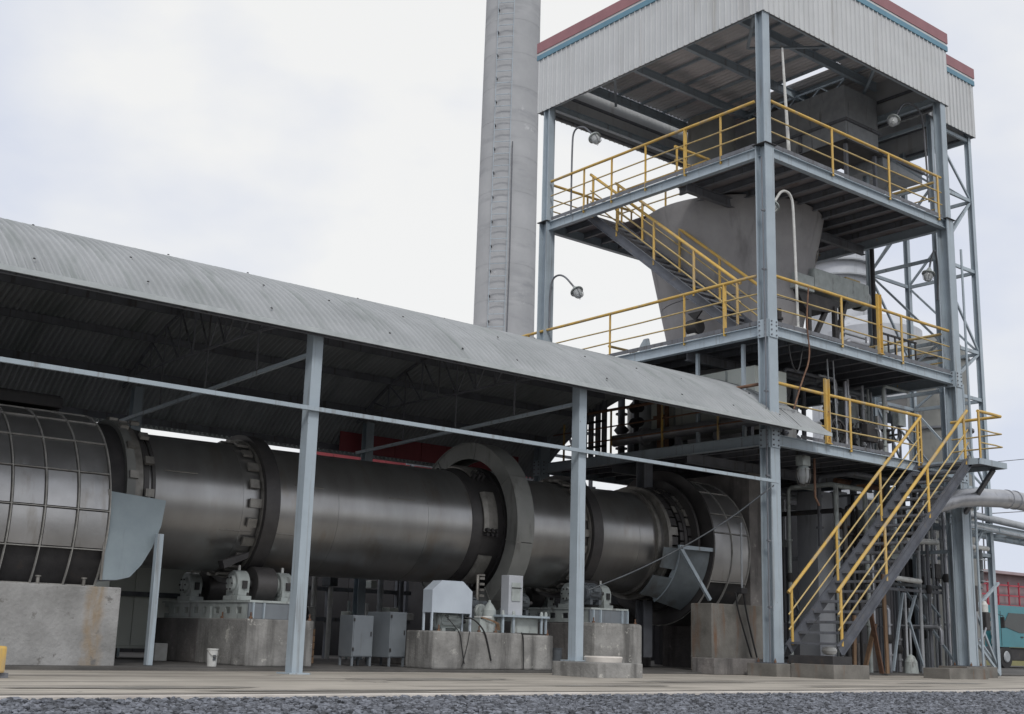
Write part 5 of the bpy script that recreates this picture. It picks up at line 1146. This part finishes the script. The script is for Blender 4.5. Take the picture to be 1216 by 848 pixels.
B().box((6.6, 2.4, .05), (7.6, 3.0, .8), .02).build('base', 'conc_dk', um)
for i, (x, lb) in enumerate(((6.75, 'left one of the two pale boxes on brackets under the lowest deck'), (7.5, 'right one of the two pale boxes on brackets under the lowest deck'))):
    obox('bracket_box', lb, (x, 3.0, 4.5), (x + .45, 3.3, 5.05), 'silo_white', [('bracket', (x + .1, 3.02, 5.05), (x + .2, 3.2, 5.28), 'steel_dk')], 'box')
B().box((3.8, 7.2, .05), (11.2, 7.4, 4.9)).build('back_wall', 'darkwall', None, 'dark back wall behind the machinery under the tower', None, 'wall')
# pipes dropping at the landing side
for i, x in enumerate((8.5, 8.62)):
    B().tube((x, -.05 - .1 * i, .3), (x, -.05 - .1 * i, 8 + 4 * i), .035, 8).build('drop_pipe', 'steel', None, ('thin grey pipe, the shorter one climbing the right front leg', 'thin grey pipe, the taller one climbing the right front leg')[i], None, 'pipe')

# ------------------------------------------------------------------ far right background
tk_ = thing('turquoise_truck', 'turquoise truck cab parked behind the right side of the tower', 'truck', (30, 9, 0))
X0, YA = 25.5, 9.2
B().poly([(X0, YA, .9), (X0 + 3.2, YA, .9), (X0 + 3.2, YA, 2.35), (X0 + 2.8, YA, 2.6), (X0 + .5, YA, 2.6), (X0, YA, 2.1)], (0, 2.2, 0)).build('cab', 'teal', tk_)
B().poly([(X0 + .9, YA - .02, 1.75), (X0 + 2.2, YA - .02, 1.5), (X0 + 2.9, YA - .02, 1.5), (X0 + 2.9, YA - .02, 2.3), (X0 + 1.4, YA - .02, 2.3)], (0, .015, 0)).build('window', 'glass', tk_)
B().poly([(X0 - .015, YA + .2, 1.6), (X0 - .015, YA + 2, 1.6), (X0 + .25, YA + 2, 2.32), (X0 + .25, YA + .2, 2.32)], (-.015, 0, 0)).build('windscreen', 'glass', tk_)
for z in (1.0, 1.35, 1.7, 2.05): B().box((X0 - .12, YA - .1, z), (X0 + .35, YA - .03, z + .22), .03).build('white_panel', 'white', tk_)
B().box((X0 + .2, YA + .1, .35), (X0 + 9, YA + 2.1, .88), .04).build('chassis', 'black', tk_); B().box((X0 + 3.4, YA, .95), (X0 + 9, YA + 2.2, 2.2), .05).build('load_bed', 'teal', tk_)
B().box((X0 + .75, YA - .012, .95), (X0 + .77, YA - .002, 2.35)).build('door_seam', 'black', tk_); B().box((X0 + 2.3, YA - .03, 1.30), (X0 + 2.5, YA - .002, 1.35)).build('door_handle', 'black', tk_)
B().path([(X0 + .5, YA - .05, 2.2), (X0 + .35, YA - .35, 2.15), (X0 + .35, YA - .35, 1.7)], .02, 6).build('mirror_arm', 'black', tk_); B().box((X0 + .28, YA - .42, 1.65), (X0 + .36, YA - .25, 2.1), .02).build('mirror', 'black', tk_)
B().box((X0 - .1, YA - .05, .55), (X0 + .25, YA + 2.2, .9), .03).build('bumper', 'steel_dk', tk_)
for x in (X0 + 1.1, X0 + 5.8, X0 + 7.2):
    wv = B().lathe((x, YA + .02, .50), (0, -1, 0), [(-.25, .2), (-.25, .48), (-.03, .5), (0, .47), (0, .25), (-.05, .22), (-.05, .01)], 28).build('wheel', 'rubber', tk_)
    B().lathe((x, YA, .50), (0, -1, 0), [(0, .24), (.04, .2), (.04, .01)], 20).build('rim', 'pipe_gr', wv)
pkb = thing('pink_building', 'faded pink building with red railings in the far right distance', 'building', (45, 20, 0))
B().box((39.2, 18.2, -.2), (66, 26, 4.9), .03).build('wall', 'pinkwall', pkb); B().box((38.9, 17.6, 4.9), (66.3, 26.3, 5.05)).build('roof', 'pinkwall', pkb)
for z in (3.2, 3.75, 4.3): B().beam((39.2, 17.8, z), (66, 17.8, z), .07, .08).build('rail', 'redrail', pkb)
for i in range(14): B().beam((39.3 + i * 1.1, 17.8, 2.7), (39.3 + i * 1.1, 17.8, 4.5), .07, .07).build('rail_post', 'redrail', pkb)
B().box((39.0, 17.4, 2.45), (66, 18.15, 2.75)).build('balcony', 'conc_dk', pkb)
for i in range(12): B().box((39.5 + i * 1.2, 17.38, 2.0), (40.1 + i * 1.2, 17.42, 2.4)).build('panel', 'cream', pkb)
B().poly([(24, 14.5, -.2), (60, 14.5, -.2), (60, 17, 2.0), (40, 17, 2.2), (24, 17, 1.9)], (0, 3, -.3)).build('grass_bank', 'grass', kind='structure')
mst = thing('radio_mast', 'thin lattice mast in the far distance at the right edge', 'mast', (75, 30, 0))
for dx, dy in ((0, 0), (.7, 0), (.35, .6)): B().beam((62 + dx, 30 + dy, 0), (62.1 + dx * .6, 30 + dy * .6, 12.5), .08, .08).build('leg', 'steel_dk', mst)
for i in range(14): B().beam((62, 30, i * .85 + .2), (62.7, 30, i * .85 + .9), .05, .05).build('brace', 'steel_dk', mst)
for i, z in enumerate((4.9, 5.7)):
    B().tube((20, 12, z), (80, 34, z + 6 + i), .03, 6).build('overhead_wire', 'black', None, ('lower', 'upper')[i] + ' overhead wire crossing the sky at the far right', None, 'wire')
B().tube((9.5, .9, 5.9), (60, 12, 14), .012, 6).build('overhead_wire', 'black', None, 'single wire rising to the right above the silver duct', None, 'wire')
# thin lattice of pipes seen against the sky under the shed roof (behind, at the left of the tower)
lt = thing('back_lattice', 'dark lattice of poles and bars standing behind the tower at the left', 'lattice', (2, 11.5, 0))
for x in (-2.2, -.4, 1.2, 3.0, 5.0): B().beam((x, 11.5, 0), (x, 11.5, 9.3), .10, .10).build('post', 'steel_dk', lt)
for z in (5.6, 6.5, 7.4, 8.3, 9.2): B().beam((-2.4, 11.5, z), (5.2, 11.5, z), .07, .09).build('bar', 'steel_dk', lt)
for x, s_ in ((-2.2, 1), (-.4, -1), (1.2, 1), (3.0, -1)):
    B().beam((x, 11.5, 5.6 if s_ > 0 else 9.2), (x + 1.8, 11.5, 9.2 if s_ > 0 else 5.6), .06, .06).build('diagonal', 'steel_dk', lt)
cv = thing('inclined_walkway', 'dark open walkway of parallel bars climbing past the shed end', 'walkway', (-2.5, 9.8, 4.5))
for k in range(4): B().beam((-2.2, 9.4 + .1 * k, 5.0 + .35 * k), (1.2, 9.4 + .1 * k, 7.0 + .30 * k), .06, .07).build('bar', 'steel_dk', cv)
for k in range(8): B().beam((-2.1 + k * .42, 9.4, 5.05 + k * .25), (-2.1 + k * .42, 9.7, 6.15 + k * .24), .04, .04).build('upright', 'steel_dk', cv)
